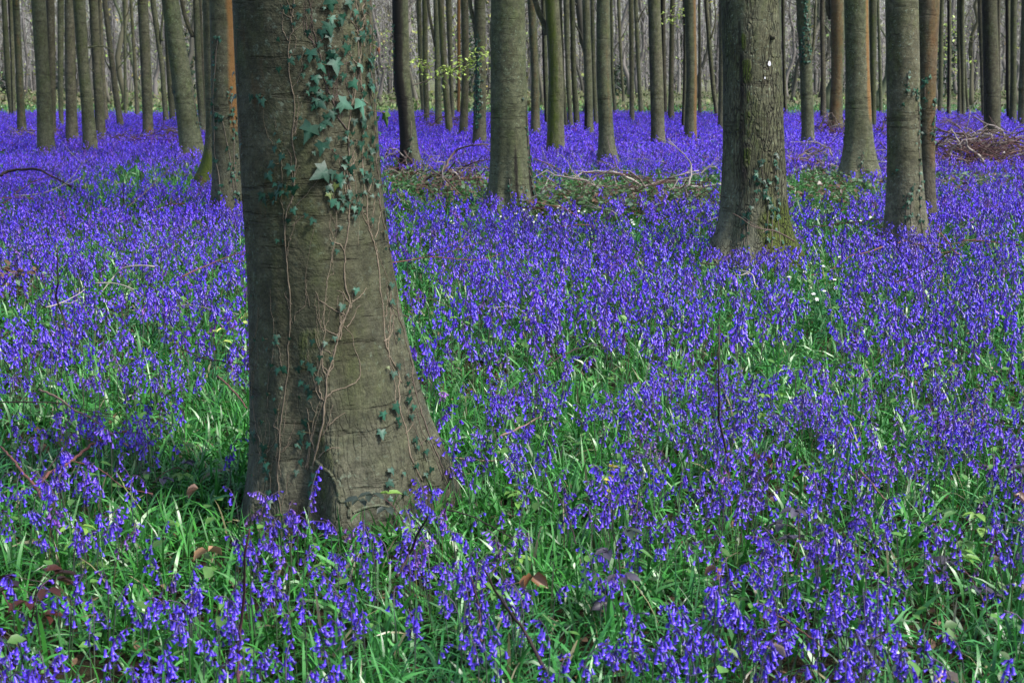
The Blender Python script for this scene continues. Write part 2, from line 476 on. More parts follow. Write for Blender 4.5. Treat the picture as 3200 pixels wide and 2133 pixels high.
# the second beech on the right
tree('right', 'furrowed mossy beech with white paint dot and ivied foot, right of centre', 822,
     [(826, 2182, 2528), (800, 2200, 2510), (760, 2222, 2488), (700, 2243, 2468), (625, 2251, 2459), (446, 2259, 2450), (223, 2260, 2443), (0, 2255, 2434)],
     zb=0.06, n=96, lobes=0.16, dense=True, bark=M_BARKC, rough=0.03,
     stain_shade=[('m', 249, 7, 0.90, 1.0, .9), ('m', 252, 4, 1.12, 1.16, .7), ('m', 250, 6, 1.24, 1.30, .8), ('m', 253, 6, 1.40, 1.46, .7), ('m', 250, 10, 1.56, 1.70, 1.0), ('m', 246, 5, 1.82, 1.9, .9), ('d', 241, 5, 1.52, 1.72, .8), ('d', 245, 4, .84, .93, .8), ('d', 243, 3, 1.2, 1.5, .6), ('m', 312, 44, -0.3, 0.45, 1.0), ('m', 255, 9, -0.3, 0.08, .6), ('d', 238, 5, 0.7, 2.0, 0.5), ('m', 330, 45, 0.3, 4, 0.2)])
# middle-distance trees, measured one by one
tree('t18', 'beech with bright orange algae streak, just left of the ivy-clad foreground trunk', 643,
     [(645, 655, 768), (610, 660, 760), (535, 664, 753), (223, 660, 739), (0, 655, 733)], lobes=0.3, n=36,
     stain_shade=[('o', 325, 28, 1.15, 9, 1.0), ('m', 200, 30, 0.3, 9, 0.2), ('d', 250, 60, -0.3, 0.2, 0.4)])
tree('c10', 'stout pale beech with dark-stained buttressed foot, standing in brushwood at centre', 652,
     [(655, 1510, 1694), (630, 1518, 1680), (600, 1524, 1668), (540, 1529, 1662), (491, 1531, 1658), (402, 1532, 1650), (223, 1533, 1644), (0, 1534, 1640)],
     lobes=0.42, n=48, zb=0.14, stain_shade=[('d', 345, 16, -0.3, 1.15, 0.95), ('d', 283, 5, -0.1, 0.75, 0.85), ('d', 300, 5, -0.3, 0.3, 0.9), ('m', 222, 14, -0.3, 0.25, 0.5), ('m', 240, 8, 0.8, 1.5, 0.3)])
tree('f8', 'large smooth grey beech with ivied right edge before a darker trunk at right', 748,
     [(752, 2752, 2918), (720, 2760, 2903), (647, 2768, 2892), (535, 2773, 2881), (402, 2772, 2873), (223, 2770, 2872), (0, 2765, 2866)],
     lobes=0.26, n=44, zb=0.12, stain_shade=[('d', 240, 40, -0.3, 0.1, 0.35)])
tree('f9', 'dark brown beech tucked close behind the large smooth grey beech at right', 672,
     [(672, 2868, 2930), (600, 2870, 2923), (402, 2866, 2922), (223, 2862, 2927), (0, 2860, 2939)], lobes=0.2, n=28,
     stain_shade=[('o', 300, 60, 0.8, 2.6, 0.42), ('d', 215, 30, 0, 9, 0.25)])
tree('f5', 'thick beech with long orange streak and flared pale foot among white dead branches', 548,
     [(552, 2612, 2760), (520, 2622, 2748), (491, 2631, 2738), (402, 2641, 2726), (223, 2643, 2718), (0, 2640, 2715)],
     lobes=0.32, n=36, stain_shade=[('o', 318, 17, 1.1, 9, 1.0), ('m', 200, 30, 0, 2, 0.3)])
tree('c1', 'blackened beech with burr and split foot, just right of the foreground trunk', 518,
     [(522, 1246, 1326), (500, 1250, 1314), (446, 1251, 1305), (357, 1245, 1296), (268, 1236, 1284), (250, 1223, 1283), (238, 1228, 1282), (223, 1229, 1281), (0, 1226, 1276)],
     lobes=0.3, n=32, stain_shade=[('d', 232, 62, -0.3, 9, 1.0), ('d', 185, 40, -0.3, 9, 1.0)])  # black left: dark bark plus side shade put into the colour
tree('t14', 'thick olive-grey beech leaning left over the flowers at upper left', 500,
     [(504, 558, 652), (480, 562, 640), (402, 556, 624), (223, 533, 595), (110, 518, 574), (0, 504, 556)],
     lobes=0.25, n=32, stain_shade=[('m', 300, 50, 0, 9, 0.2)])
tree('t17', 'moss-footed trunk mostly hidden behind the orange-streaked beech', 567,
     [(570, 596, 720), (550, 612, 716), (515, 632, 712), (400, 645, 702), (223, 640, 694), (0, 636, 690)], lobes=0.3, n=28,
     stain_shade=[('m', 210, 75, -0.3, 0.5, 1.0), ('m', 200, 50, 0.5, 9, 0.35)])
tree('c18', 'tall smooth olive beech with knot at its flared foot, left of the furrowed beech', 505,
     [(508, 1862, 1942), (490, 1868, 1928), (402, 1871, 1917), (223, 1863, 1909), (0, 1865, 1907)], lobes=0.25, n=28,
     stain_shade=[('o', 305, 25, 0.8, 9, 0.3)])
S = []   # key, label, base y, rows, stains, limbs
def row(top, base, by, mid=None, mid_y=223):
    r = [(by + 3, base[0] - (base[1] - base[0]) * .06, base[1] + (base[1] - base[0]) * .06), (by - 14, base[0], base[1])]
    w = base[1] - base[0]; wt = top[1] - top[0]
    if mid: r += [(mid_y + 90, mid[0] * .55 + base[0] * .45 + (w - (mid[1]-mid[0])) * .12, mid[1] * .55 + base[1] * .45 - (w - (mid[1]-mid[0])) * .12), (mid_y, *mid)]
    else: 
        r += [(by * .6, base[0] * .6 + top[0] * .4 + (w - wt) * .1, base[1] * .6 + top[1] * .4 - (w - wt) * .1)]
    return r + [(0, *top)]
O = lambda a=320, w=25, z0=0.6, amt=0.6: [('o', a, w, z0, 9, amt)]
G = lambda amt=0.3: [('m', 250, 60, 0, 9, amt)]
K = lambda a=220, amt=0.9: [('d', a, 50, 0, 9, amt)]  # darkens the left side full height: dark bark plus painted side shade
T = [
 ('far-left slim trunk with a pale foot, at the left edge of the photo', (7, 22), (31, 45), 362, (15, 34), [], []),
 ('dark slender trunk second from the left edge of the photo', (24, 42), (38, 50), 364, (34, 46), K(), []),
 ('brownish straight beech near the left edge with twiggy litter at its foot', (41, 62), (54, 83), 417, (50, 72), O(300, 40, 0, .25), []),
 ('pale thick beech with round white foot, nearest of the left-hand group', (97, 142), (116, 172), 480, (112, 154), G(.25), []),
 ('darker beech showing just to the right of the pale thick left-hand one', (142, 168), (150, 175), 422, (148, 173), K(240, .4), []),
 ('slim trunk between two dark beeches in the left-hand group', (178, 199), (184, 199), 395, (180, 197), [], []),
 ('dark knotted beech with two black knots in the left-hand group', (201, 233), (206, 245), 448, (203, 235), K(190, .4) + G(.2), []),
 ('smooth pale green beech leaning slightly left, holding a dead twig', (230, 269), (260, 306), 473, (245, 279), G(.3), [([(268, 150), (300, 145), (325, 146), (345, 156), (357, 168)], 2.6, 1.2), ([(276, 210), (292, 223), (303, 238)], 1.6, .8)]),
 ('grey beech with dark left side and pale curved foot, behind the smooth leaning one', (279, 307), (299, 332), 442, (290, 318), K(200, .55), []),
 ('narrow trunk right beside the grey beech with the pale curved foot', (307, 318), (325, 341), 382, (314, 328), [], []),
 ('thin beech leaning left with bare side branches, left of centre-left gap', (318, 335), (367, 388), 395, (345, 362), G(.2), [([(363, 222), (385, 195), (405, 165), (425, 140)], 2, 1), ([(345, 218), (330, 190), (328, 160)], 2.4, 1.4)]),
 ('very slender distant trunk in the gap left of the dark speckled beech', (384, 393), (388, 397), 357, (386, 395), [], [([(388, 60), (400, 40), (406, 10)], 2, 1.4)]),
 ('thin wavy trunk just left of the dark speckled beech', (406, 415), (422, 437), 364, (418, 429), [], []),
 ('dark speckled beech with orange patch on its foot', (429, 462), (447, 480), 431, (440, 473), K(230, .35) + [('o', 300, 30, 0, .35, .9)], []),
 ('slim forked trunk bending left above, right of the dark speckled beech', (466, 484), (511, 529), 382, (500, 515), K(220, .4), [([(506, 130), (504, 100), (508, 60), (512, 0)], 4, 3)]),
 ('trunk half hidden behind the leaning olive-grey beech', (512, 530), (531, 549), 380, (520, 540), G(.3), []),
 ('dark forked beech with a V of two stems, left of the orange-streaked beech', (602, 622), (622, 645), 417, (610, 632), K(230, .4), [([(604, 115), (590, 85), (575, 40), (560, -40)], 7, 6)]),
 ('slender trunk between the dark forked beech and the moss-footed trunk', (622, 630), (640, 650), 402, (628, 639), [], []),
 ('thin trunk nearest the blackened beech on its right', (1301, 1316), (1319, 1330), 357, (1308, 1322), G(.2), []),
 ('olive slim beech second to the right of the blackened beech', (1319, 1336), (1326, 1343), 382, (1321, 1338), G(.4), []),
 ('bluish dark trunk with ivy, third to the right of the blackened beech', (1354, 1368), (1360, 1383), 395, (1358, 1377), K(200, .4), [([(1362, 150), (1350, 90), (1340, 30), (1338, -20)], 5, 4)]),
 ('green beech bending to the left above a straight foot, behind the lime twig', (1367, 1386), (1393, 1417), 417, (1378, 1398), G(.45), []),
 ('pale slim trunk right of the green bending beech', (1392, 1412), (1410, 1422), 377, (1402, 1416), [], []),
 ('rusty orange thin trunk in the centre-left distance', (1428, 1439), (1427, 1437), 359, (1429, 1439), O(280, 80, 0, 1.0), []),
 ('straight olive beech, left neighbour of the ivy-sided one near centre', (1439, 1464), (1434, 1462), 420, (1444, 1466), G(.35), []),
 ('pale beech with dark ivy along its left side, left of the stout centre beech', (1482, 1517), (1476, 1520), 449, (1484, 1519), [], [([(1488, 120), (1482, 70), (1472, 30), (1466, -30)], 7, 6)]),
 ('grey beech close to the right side of the stout centre beech', (1648, 1674), (1658, 1689), 426, (1660, 1685), O(280, 70, 0, .3), []),
 ('thin dark trunk showing left of the light green beech', (1690, 1705), (1703, 1716), 388, (1696, 1712), K(), []),
 ('light green beech with orange foot and a stem forking to the left', (1702, 1746), (1708, 1765), 473, (1714, 1760), G(.6) + [('o', 215, 20, 0, .5, .7)], [([(1708, 110), (1700, 75), (1686, 45), (1672, 0), (1660, -50)], 9, 8)]),
 ('thin trunk hugging the right side of the light green beech', (1745, 1756), (1765, 1776), 406, (1752, 1763), [], []),
 ('first of two slim beeches between the light green and black-footed ones', (1760, 1779), (1776, 1793), 406, (1767, 1781), [], []),
 ('dark olive slim beech immediately left of the black-footed one', (1779, 1796), (1794, 1814), 404, (1784, 1801), G(.3), []),
 ('beech with a black streak up the left of its foot', (1820, 1843), (1826, 1855), 420, (1825, 1851), [('d', 215, 35, 0, .9, 1.0)], []),
 ('thin trunk peeping out left of the tall smooth olive beech', (1844, 1857), (1856, 1870), 395, (1848, 1862), G(.3), []),
 ('slender trunk just right of the tall smooth olive beech', (1905, 1914), (1918, 1930), 357, (1908, 1918), [], [([(1915, 160), (1935, 130), (1955, 95), (1965, 60)], 2, 1)]),
 ('thin ivy-clad trunk rooted in the pale grass strip right of centre', (1927, 1938), (1945, 1954), 326, (1938, 1947), K(200, .5), []),
 ('pale grey slim trunk, left of a pair, in the right-of-centre gap', (1963, 1979), (1967, 1983), 382, (1966, 1981), [], []),
 ('greenish slim trunk curving right, partner of the pale grey slim one', (1981, 1994), (1996, 2013), 359, (1990, 2003), G(.3), [([(1994, 70), (2004, 45), (2018, 20)], 2.4, 1.6)]),
 ('dark olive beech with shadowed left half, centre of the right-hand gap', (2024, 2063), (2034, 2079), 451, (2030, 2072), G(.3) + K(195, .5), []),  # the shadow on the left half is painted into the bark
 ('trunk peeping from behind the right side of the dark olive beech', (2063, 2079), (2074, 2086), 357, (2068, 2082), K(), []),
 ('crooked green trunk forking upward, in front of the blue-grey ivy mass', (2092, 2108), (2086, 2108), 373, (2089, 2105), G(.35), []),
 ('narrow dark trunk overlapped by the rusty-edged beech', (2134, 2147), (2129, 2142), 395, (2135, 2147), K(), []),
 ('brown beech with rusty right edge, left of the furrowed beech', (2140, 2177), (2137, 2177), 433, (2146, 2179), O(325, 40, 0, .7) + K(215, .3), []),
 ('slender trunk right of the rusty-edged beech', (2179, 2187), (2180, 2193), 364, (2181, 2191), [], []),
 ('dark thin trunk leaning left in the gap before the furrowed beech', (2200, 2215), (2236, 2248), 370, (2217, 2232), K(230, .5), [([(2222, 120), (2232, 85), (2236, 50), (2232, 0)], 3, 2)]),
 ('trunk half hidden by the left side of the furrowed beech', (2246, 2268), (2243, 2264), 408, (2246, 2266), [], []),
 ('thin dark trunk just right of the furrowed beech', (2440, 2451), (2450, 2462), 353, (2445, 2456), K(), []),
 ('beech with ivy down its middle and a side stem, right of the furrowed beech', (2486, 2530), (2505, 2546), 451, (2499, 2538), [], [([(2534, 190), (2541, 150), (2546, 90), (2550, 0)], 5, 4)]),
 ('slim double-toned trunk left of the brown banded beech', (2564, 2579), (2563, 2583), 373, (2565, 2581), K(200, .5), []),
 ('brown banded beech rising from a heap of brushwood', (2590, 2634), (2588, 2634), 405, (2596, 2634), O(250, 80, 0, .5), [([(2596, 60), (2588, 30), (2586, -20)], 8, 8)]),
 ('dark olive trunk between the orange-streaked and the large smooth beech', (2717, 2743), (2722, 2738), 397, (2719, 2739), G(.4), []),
 ('thin leaning trunk in the gap left of the large smooth beech', (2740, 2748), (2748, 2760), 350, (2745, 2756), [], []),
 ('pale slim trunk at the left of the right-hand gap', (2936, 2951), (2929, 2945), 353, (2933, 2948), [], []),
 ('dark slim trunk, second in the right-hand gap', (2959, 2972), (2958, 2971), 370, (2960, 2973), K(), []),
 ('left trunk of the close trio in the right-hand gap', (2991, 3003), (2991, 3005), 364, (2992, 3004), G(.2), []),
 ('middle trunk of the close trio in the right-hand gap', (3000, 3013), (3006, 3018), 364, (3003, 3015), [], []),
 ('right leaning trunk of the close trio in the right-hand gap', (3000, 3008), (3023, 3032), 359, (3011, 3020), [], [([(3008, 90), (3018, 60), (3030, 30)], 1.8, 1)]),
 ('slim trunk touching the left side of the straight beech in the brushwood', (3052, 3070), (3068, 3080), 372, (3062, 3074), K(230, .4), []),
 ('straight dark beech standing in the big heap of brushwood at right', (3070, 3117), (3075, 3128), 433, (3074, 3122), K(215, .45) + G(.2), []),
 ('thin trunk touching the right side of the straight beech in the brushwood', (3116, 3126), (3118, 3129), 366, (3117, 3127), [], []),
 ('slim dark trunk third from the right edge of the photo', (3139, 3154), (3146, 3160), 373, (3142, 3157), K(), []),
 ('olive beech second from the right edge of the photo', (3159, 3179), (3153, 3177), 393, (3158, 3177), G(.3), []),
 ('brown beech cut by the right edge of the photo', (3190, 3222), (3180, 3212), 398, (3185, 3217), O(260, 50, 0, .35), []),
]
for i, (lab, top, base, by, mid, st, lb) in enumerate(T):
    tree('s%d' % i, lab, by, row(top, base, by, mid), zb=0.24, n=14, lobes=0.18, stain_shade=st, limbs=lb, rough=0.035)
    TRUNKS['s%d' % i]['label'] = lab

# ------------------------------------------------------------------ distant trees
def distant_variant(k):
    r = np.random.default_rng(100 + k)
    tone = np.array([[.11, .105, .085], [.09, .088, .06], [.14, .13, .12], [.06, .06, .05], [.085, .10, .065], [.15, .14, .13]][k])
    tr, cr = Soup(), Soup()
    H = 13; m = 16
    lean = r.normal(0, 0.03, 2)
    P = np.zeros((m, 3)); P[:, 2] = np.linspace(-0.3, H, m)
    w = np.cumsum(r.normal(0, 0.17, (m, 2)), 0); w -= w[0]
    P[:, :2] = w + P[:, 2:3] * lean
    r0 = r.uniform(0.1, 0.19)
    R = np.interp(P[:, 2], [-0.3, 0.3, 1, H], [r0 * 1.7, r0 * 1.2, r0, r0 * 0.4])
    V, Fq = tube(P, R, 8); tr.add(V, Fq, tone)
    def grow(p, d, L, rad, lv):
        mm = 6; Q = [p]; dd = d.copy()
        for i in range(mm):
            dd = dd + r.normal(0, 0.17, 3); dd[2] += 0.04; dd /= np.linalg.norm(dd); Q.append(Q[-1] + dd * L / mm)
        Q = np.array(Q); V, Fq = tube(Q, np.linspace(rad, rad * 0.35, mm + 1), 4 if lv == 0 else 3, cap=False)
        cr.add(V, Fq, tone * (0.9 if lv < 2 else 1.05))
        if lv < 3:
            for q in range(4 if lv < 2 else 3):
                t = r.integers(2, mm + 1); nd = dd + r.normal(0, 0.55, 3); nd /= np.linalg.norm(nd)
                grow(Q[t], nd, L * 0.6, max(rad * 0.5, 0.007), lv + 1)
    nb = [9, 6, 11, 7, 10, 8][k]
    for q in range(nb):
        z = 2.2 + (q / nb) * 8 + r.random() * 0.8
        p = np.array([np.interp(z, P[:, 2], P[:, 0]), np.interp(z, P[:, 2], P[:, 1]), z]); a = r.random() * 6.28
        grow(p, np.array([math.cos(a) * 0.7, math.sin(a) * 0.7, r.uniform(0.35, 1.3)]), r.uniform(1.6, 3.0), r0 * 0.33, 0)
    return tr, cr
labels_far = ['slender leafless tree in the distant wood beyond the pale grass strip',
              'slender leafless tree in the distant wood beyond the pale grass strip']
GFAR = 'distant trees beyond the pale grass strip'
protos = []
fr = np.random.default_rng(21)
taken = []
count = 0; tries = 0; far_roots = []
ANCH = [(-900, 'left edge of the photo'), (130, 'pale thick left-hand beech'), (262, 'smooth pale green left-hand beech'), (457, 'dark speckled beech'), (565, 'leaning olive-grey beech'), (700, 'orange-streaked left beech'),
        (955, 'foreground trunk'), (1255, 'blackened beech'), (1455, 'straight olive beech near centre'), (1590, 'stout centre beech'), (1735, 'light green beech'), (1886, 'tall smooth olive beech'), (2050, 'dark olive beech'),
        (2160, 'rusty-edged brown beech'), (2350, 'furrowed beech'), (2519, 'beech with ivy down its middle'), (2615, 'brown banded beech'), (2680, 'thick orange-streaked right beech'), (2820, 'large smooth grey beech'), (3098, 'straight beech in the brushwood')]
ORD = ['first', 'second', 'third', 'fourth', 'fifth', 'sixth', 'seventh', 'eighth', 'ninth', 'tenth', 'eleventh', 'twelfth'] + ['%dth' % q for q in range(13, 60)]
while count < 115 and tries < 20000:
    tries += 1
    y = 58 + 88 * fr.random() ** 0.85
    x = fr.uniform(-0.42, 0.42) * y
    if any((x - a) ** 2 + (y - b) ** 2 < 4.0 for a, b in taken): continue
    taken.append((x, y))
    k = int(fr.integers(0, 6))
    root = empty('distant_tree', (x, y, 0), labels_far[0], 'tree', GFAR)
    far_roots.append((float(project(np.array([x, y, 1.6]))[0]), root))
    if len(protos) < 6:
        k = len(protos); tr, cr = distant_variant(k)
        a = tr.build('trunk', M_FAR, root); b = cr.build('crown', M_FAR, root); protos.append((a, b))
    else:
        for q in protos[k]:
            c = q.copy(); scene.collection.objects.link(c); c.parent = root
    s = fr.uniform(0.75, 1.35); root.scale = (s, s, s); root.rotation_euler = (fr.normal(0, .02), fr.normal(0, .03), fr.random() * 6.28)
    count += 1

far_roots.sort(key=lambda q: q[0])
cnt = {}
for px_, root in far_roots:
    a = [n for x_, n in ANCH if x_ <= px_][-1] if px_ > -900 else ANCH[0][1]
    k = cnt.get(a, 0); cnt[a] = k + 1
    root['label'] = '%s distant leafless tree to the right of the %s' % (ORD[k], a)

# far-off wood that reads as one mass of stems and twigs
def far_wood():
    r = np.random.default_rng(5); s = Soup()
    N = 800
    for i in range(N):
        y = r.uniform(112, 210); x = r.uniform(-0.45, 0.45) * y
        h = r.uniform(6, 16); rad = r.choice([0.05, 0.08, 0.12, 0.17]); c = r.uniform(.07, .24) * np.array([1, .96, .90])
        P = np.zeros((5, 3)); P[:, 2] = np.linspace(0, h, 5); P[:, 0] = x + np.cumsum(r.normal(0, .18, 5)); P[:, 1] = y
        V, Fq = tube(P, np.linspace(rad, rad * .5, 5), 4, cap=False); s.add(V, Fq, c)
    # twigs: crooked thin strips
    N = 90000
    y = r.uniform(100, 200, N); x = r.uniform(-0.45, 0.45, N) * y; z = 0.4 + r.random(N) ** 0.8 * 10
    L = r.uniform(.4, 1.7, N); a = r.random(N) * 6.28; el = r.normal(0.8, .55, N)
    d = np.stack([np.cos(a) * np.cos(el), np.sin(a) * np.cos(el), np.sin(el)], -1)
    p0 = np.stack([x, y, z], -1); p1 = p0 + d * L[:, None] * .5; p2 = p1 + (d + r.normal(0, .35, (N, 3))) * L[:, None] * .5
    w = r.uniform(.012, .032, N)[:, None] * np.array([.9, 0, .45])
    V = np.stack([p0 - w, p0 + w, p1 - w * .8, p1 + w * .8, p2 - w * .3, p2 + w * .3], 1).reshape(-1, 3)
    b = np.arange(N)[:, None] * 6
    Q = np.concatenate([b + [0, 1, 3, 2], b + [2, 3, 5, 4]])
    c = np.repeat(r.uniform(.06, .33, N)[:, None] * np.array([1.0, .95, .92]), 6, 0); s.add(V, Q, c)
    # opening leaves in clusters
    M = 420; cy = r.uniform(95, 180, M); cx = r.uniform(-.42, .42, M) * cy; cz = r.uniform(1.5, 9, M)
    N = 26000; k = r.integers(0, M, N)
    p = np.stack([cx[k], cy[k], cz[k]], -1) + r.normal(0, 1, (N, 3)) * np.array([2.2, 2.0, 1.2])
    p[:, 2] = np.clip(p[:, 2], .3, 99)
    u = r.normal(0, .06, (N, 3)); v = r.normal(0, .06, (N, 3))
    V = np.stack([p - u, p - v, p + u, p + v], 1).reshape(-1, 3)
    b = np.arange(N)[:, None] * 4
    c = np.repeat(np.stack([r.uniform(.14, .26, N), r.uniform(.19, .29, N), r.uniform(.06, .11, N)], -1), 4, 0)
    s.add(V, b + [0, 1, 2, 3], c)
    # dark evergreen understorey and ivy
    M = 46; cy = r.uniform(100, 150, M); cx = r.uniform(-.42, .42, M) * cy
    N = 9000; k = r.integers(0, M, N); hh = r.uniform(1, 7, M)
    p = np.stack([cx[k] + r.normal(0, .35, N), cy[k] + r.normal(0, .5, N), r.random(N) * hh[k]], -1)
    u = r.normal(0, .09, (N, 3)); v = r.normal(0, .09, (N, 3))
    V = np.stack([p - u, p - v, p + u, p + v], 1).reshape(-1, 3)
    c = np.repeat(r.uniform(.6, 1.2, N)[:, None] * np.array([.035, .06, .04]), 4, 0)
    s.add(V, np.arange(N)[:, None] * 4 + [0, 1, 2, 3], c)
    # low scrub and herbage over the strip before the wood
    N = 26000; y = r.uniform(56, 120, N); x = r.uniform(-.43, .43, N) * y
    k = fbm(x / 5, y / 9, .4) > r.uniform(.40, .6, N); x, y = x[k], y[k]; N = len(x)
    p = np.stack([x, y, r.random(N) ** 2 * .5], -1); u = r.normal(0, .05, (N, 3)); v = r.normal(0, .05, (N, 3)) + [0, 0, .05]
    V = np.stack([p - u, p - v, p + u, p + v], 1).reshape(-1, 3); t = r.random(N)[:, None]
    c = np.repeat((t * np.array([.11, .19, .06]) + (1 - t) * np.array([.16, .13, .09])) * r.uniform(.6, 1.3, (N, 1)), 4, 0)
    s.add(V, np.arange(N)[:, None] * 4 + [0, 1, 2, 3], c)
    tag(s.build('distant_wood', M_FAR), 'hazy grey mass of far-off stems, twigs and first leaves', kind='stuff')
far_wood()

# ------------------------------------------------------------------ flower cover map
def dens_at(x, y):
    """how thickly the bluebells stand at a place on the ground, 0..1"""
    P = np.stack([x, y, np.full_like(x, 0.25)], -1)
    px, py = project(P)
    sc = np.clip(np.hypot(x, y) / 12, 0.6, 3.0)
    nz = fbm(x / (0.42 * sc) + 3, y / (0.5 * sc), 0.3, 3)
    n2 = fbm(x / 2.2 + 31, y / 2.6 + 4, 0.7, 2)
    base = np.interp(py, [350, 365, 500, 560, 650, 900, 1000, 1120, 1230, 1330, 1500, 1700, 2133], [0.0, 1.0, 1.0, .8, .95, .95, .82, .62, .52, .62, .64, .6, .72])
    def blob(cx, cy, rx, ry, amt):
        return amt * np.exp(-(((px - cx) / rx) ** 2 + ((py - cy) / ry) ** 2))
    g = 0
    for b in [(500, 552, 280, 38, 1.0), (330, 640, 200, 22, .5), (620, 470, 90, 14, .4), (200, 600, 160, 25, .6), (2050, 700, 160, 30, .5), (1350, 900, 200, 30, .4), (2700, 900, 250, 40, .45), (2850, 640, 60, 40, .5), (1700, 860, 140, 24, .4), (650, 960, 50, 45, .6), (180, 870, 200, 34, .6), (40, 930, 90, 40, .7), (330, 1010, 420, 45, .35),
              (350, 1230, 330, 60, .75), (60, 1260, 150, 70, .7), (620, 1400, 130, 90, .7), (1400, 575, 270, 50, .85), (1900, 590, 400, 50, .97), (1700, 655, 260, 26, .8), (1250, 545, 90, 30, .6), (1020, 1450, 330, 130, .85), (2360, 850, 170, 40, .5), (1250, 660, 120, 40, .4),
              (2080, 560, 250, 35, .6), (1600, 790, 130, 30, .6), (2560, 580, 150, 40, .6), (3050, 560, 220, 35, .5), (2640, 690, 130, 25, .7), (2600, 590, 140, 40, .8), (3000, 740, 150, 22, .4),
              (1500, 1150, 230, 60, .6), (1880, 1170, 260, 40, .7), (2330, 1120, 200, 60, .55), (2440, 1010, 120, 35, .4), (2750, 1210, 250, 50, .4), (2950, 1900, 260, 170, .35),
              (2650, 2000, 200, 140, .3), (2400, 1730, 200, 80, .45), (1480, 1480, 120, 120, .5), (1150, 1900, 120, 60, .25), (3080, 1560, 110, 110, .6), (2550, 1420, 120, 50, .3), (3060, 480, 160, 25, .8), (2600, 540, 120, 20, .5)]:
        g = g + blob(*b)
    g = g - blob(450, 930, 300, 60, .4) - blob(1900, 980, 500, 70, .3) - blob(300, 1700, 350, 260, .2) - blob(1900, 1420, 380, 140, .35) - blob(1500, 1950, 300, 200, .2) - blob(2900, 1330, 260, 70, .4) - blob(3050, 1720, 130, 60, .5)
    clump = np.interp(py, [400, 700, 1000, 1300], [0.35, 1.1, 1.9, 2.4])
    gg = np.clip(g, -.45, .90)
    d = (base + (nz - .5) * clump * 1.7 + (n2 - .5) * 0.6) * np.where(gg > 0, (1 - gg) ** 1.5, 1 - gg)
    inside = (py > 352)
    return np.clip(d, 0.0, 1.15) * inside

def scatter(y0, y1, per_m2, r, fn=None, margin=0.43):
    """random ground points between two distances inside the widened view wedge"""
    area = margin * (y1**2 - y0**2) + 0.7 * (y1 - y0)
    N = int(area * per_m2)
    y = np.sqrt(r.random(N) * (y1**2 - y0**2) + y0**2)
    x = r.uniform(-1, 1, N) * (margin * y + 0.35)
    if fn is not None:
        k = r.random(N) < fn(x, y); x, y = x[k], y[k]
    # keep out of the trunks
    ok = np.ones(len(x), bool)
    for t in TRUNKS.values():
        V = t['V']; lo = V[(V[:, 2] > -.05) & (V[:, 2] < .12)]
        if len(lo) == 0: lo = V
        c = lo.mean(0); rr = np.percentile(np.hypot(lo[:, 0] - c[0], lo[:, 1] - c[1]), 60)
        ok &= (x - c[0]) ** 2 + (y - c[1]) ** 2 > (rr * 0.95) ** 2
    return x[ok], y[ok]

# ------------------------------------------------------------------ bluebells
def bell(nseg, rings, L=0.019, r=0.0038):
    """one nodding bell, hanging along -Z from the origin"""
    prof = {4: [(0, .55), (.25, 1.0), (.72, 1.02), (.93, 1.55), (1.0, 2.2)], 3: [(0, .6), (.4, 1.05), (.8, 1.15), (1.0, 2.0)], 2: [(0, .5), (.5, 1.2), (1.0, 1.9)], 1: [(0, .7), (1.0, 2.1)]}[rings]
    th = np.arange(nseg) * 2 * math.pi / nseg
    V = []; C = []
    for i, (t, k) in enumerate(prof):
        last = (i == len(prof) - 1) and rings >= 3
        for j, a in enumerate(th):
            kk = k * (1.12 if (j % 2 == 0 and last) else (0.62 if last else 1))
            tt = t - (0.10 if (last and j % 2 == 0) else 0)
            V.append((math.cos(a) * r * kk, math.sin(a) * r * kk, -L * tt))
            C.append(t)
    V = np.array(V); i = np.arange(len(prof) - 1)[:, None]; j = np.arange(nseg)[None]
    a = i * nseg + j; b = i * nseg + (j + 1) % nseg
    return V, np.stack([a, b, b + nseg, a + nseg], -1).reshape(-1, 4), np.array(C)
def rot(axis, a):
    axis = axis / (np.linalg.norm(axis) + 1e-9); x, y, z = axis; c, s = math.cos(a), math.sin(a); C = 1 - c
    return np.array([[c + x*x*C, x*y*C - z*s, x*z*C + y*s], [y*x*C + z*s, c + y*y*C, y*z*C - x*s], [z*x*C - y*s, z*y*C + x*s, c + z*z*C]])
PCOL_A = np.array([0.042, 0.010, 0.40]); PCOL_B = np.array([0.140, 0.062, 0.88])
def plant(r, nb, seg, rings, stem_n=5, stem_seg=5, spread=1.0, fat=1.0):
    """stem path + list of bells (matrix, position) for one bluebell, bending towards +X"""
    H = r.uniform(.26, .36); nod = r.uniform(.35, 1.25)
    s = np.linspace(0, 1, stem_n * 2)
    bend = np.clip((s - .62) / .38, 0, 1) ** 1.6 * nod * 1.3
    ang = r.uniform(-.05, .12) + bend
    P = np.cumsum(np.stack([np.sin(ang), 0.02 * np.sin(s * 5 + r.random() * 6), np.cos(ang)], -1) * H / len(s), 0)
    P = np.concatenate([[[0, 0, -0.03]], P])
    bells = []
    for q in range(nb):
        t = .70 + .30 * (q + .3) / nb
        f = t * (len(P) - 1); i = min(int(f), len(P) - 2); p = P[i] * (1 - (f - i)) + P[i + 1] * (f - i)
        az = r.normal(0, .95 * spread) if nod > .5 else r.uniform(-2.6, 2.6)
        out = np.array([math.cos(az), math.sin(az), 0])
        ped = r.uniform(.008, .021) * (1.2 - .6 * (q / nb))
        tip = p + out * ped + np.array([0, 0, r.uniform(-.004, .004)])
        tilt = r.uniform(.05, .75) if q < nb - 2 else r.uniform(.5, 1.3)
        R = rot(np.array([-out[1], out[0], 0]), -tilt)
        sc = r.uniform(.85, 1.15) * (1.0 if q < nb - 2 else .75) * fat
        bells.append((R * sc, tip, p))
    return P, bells
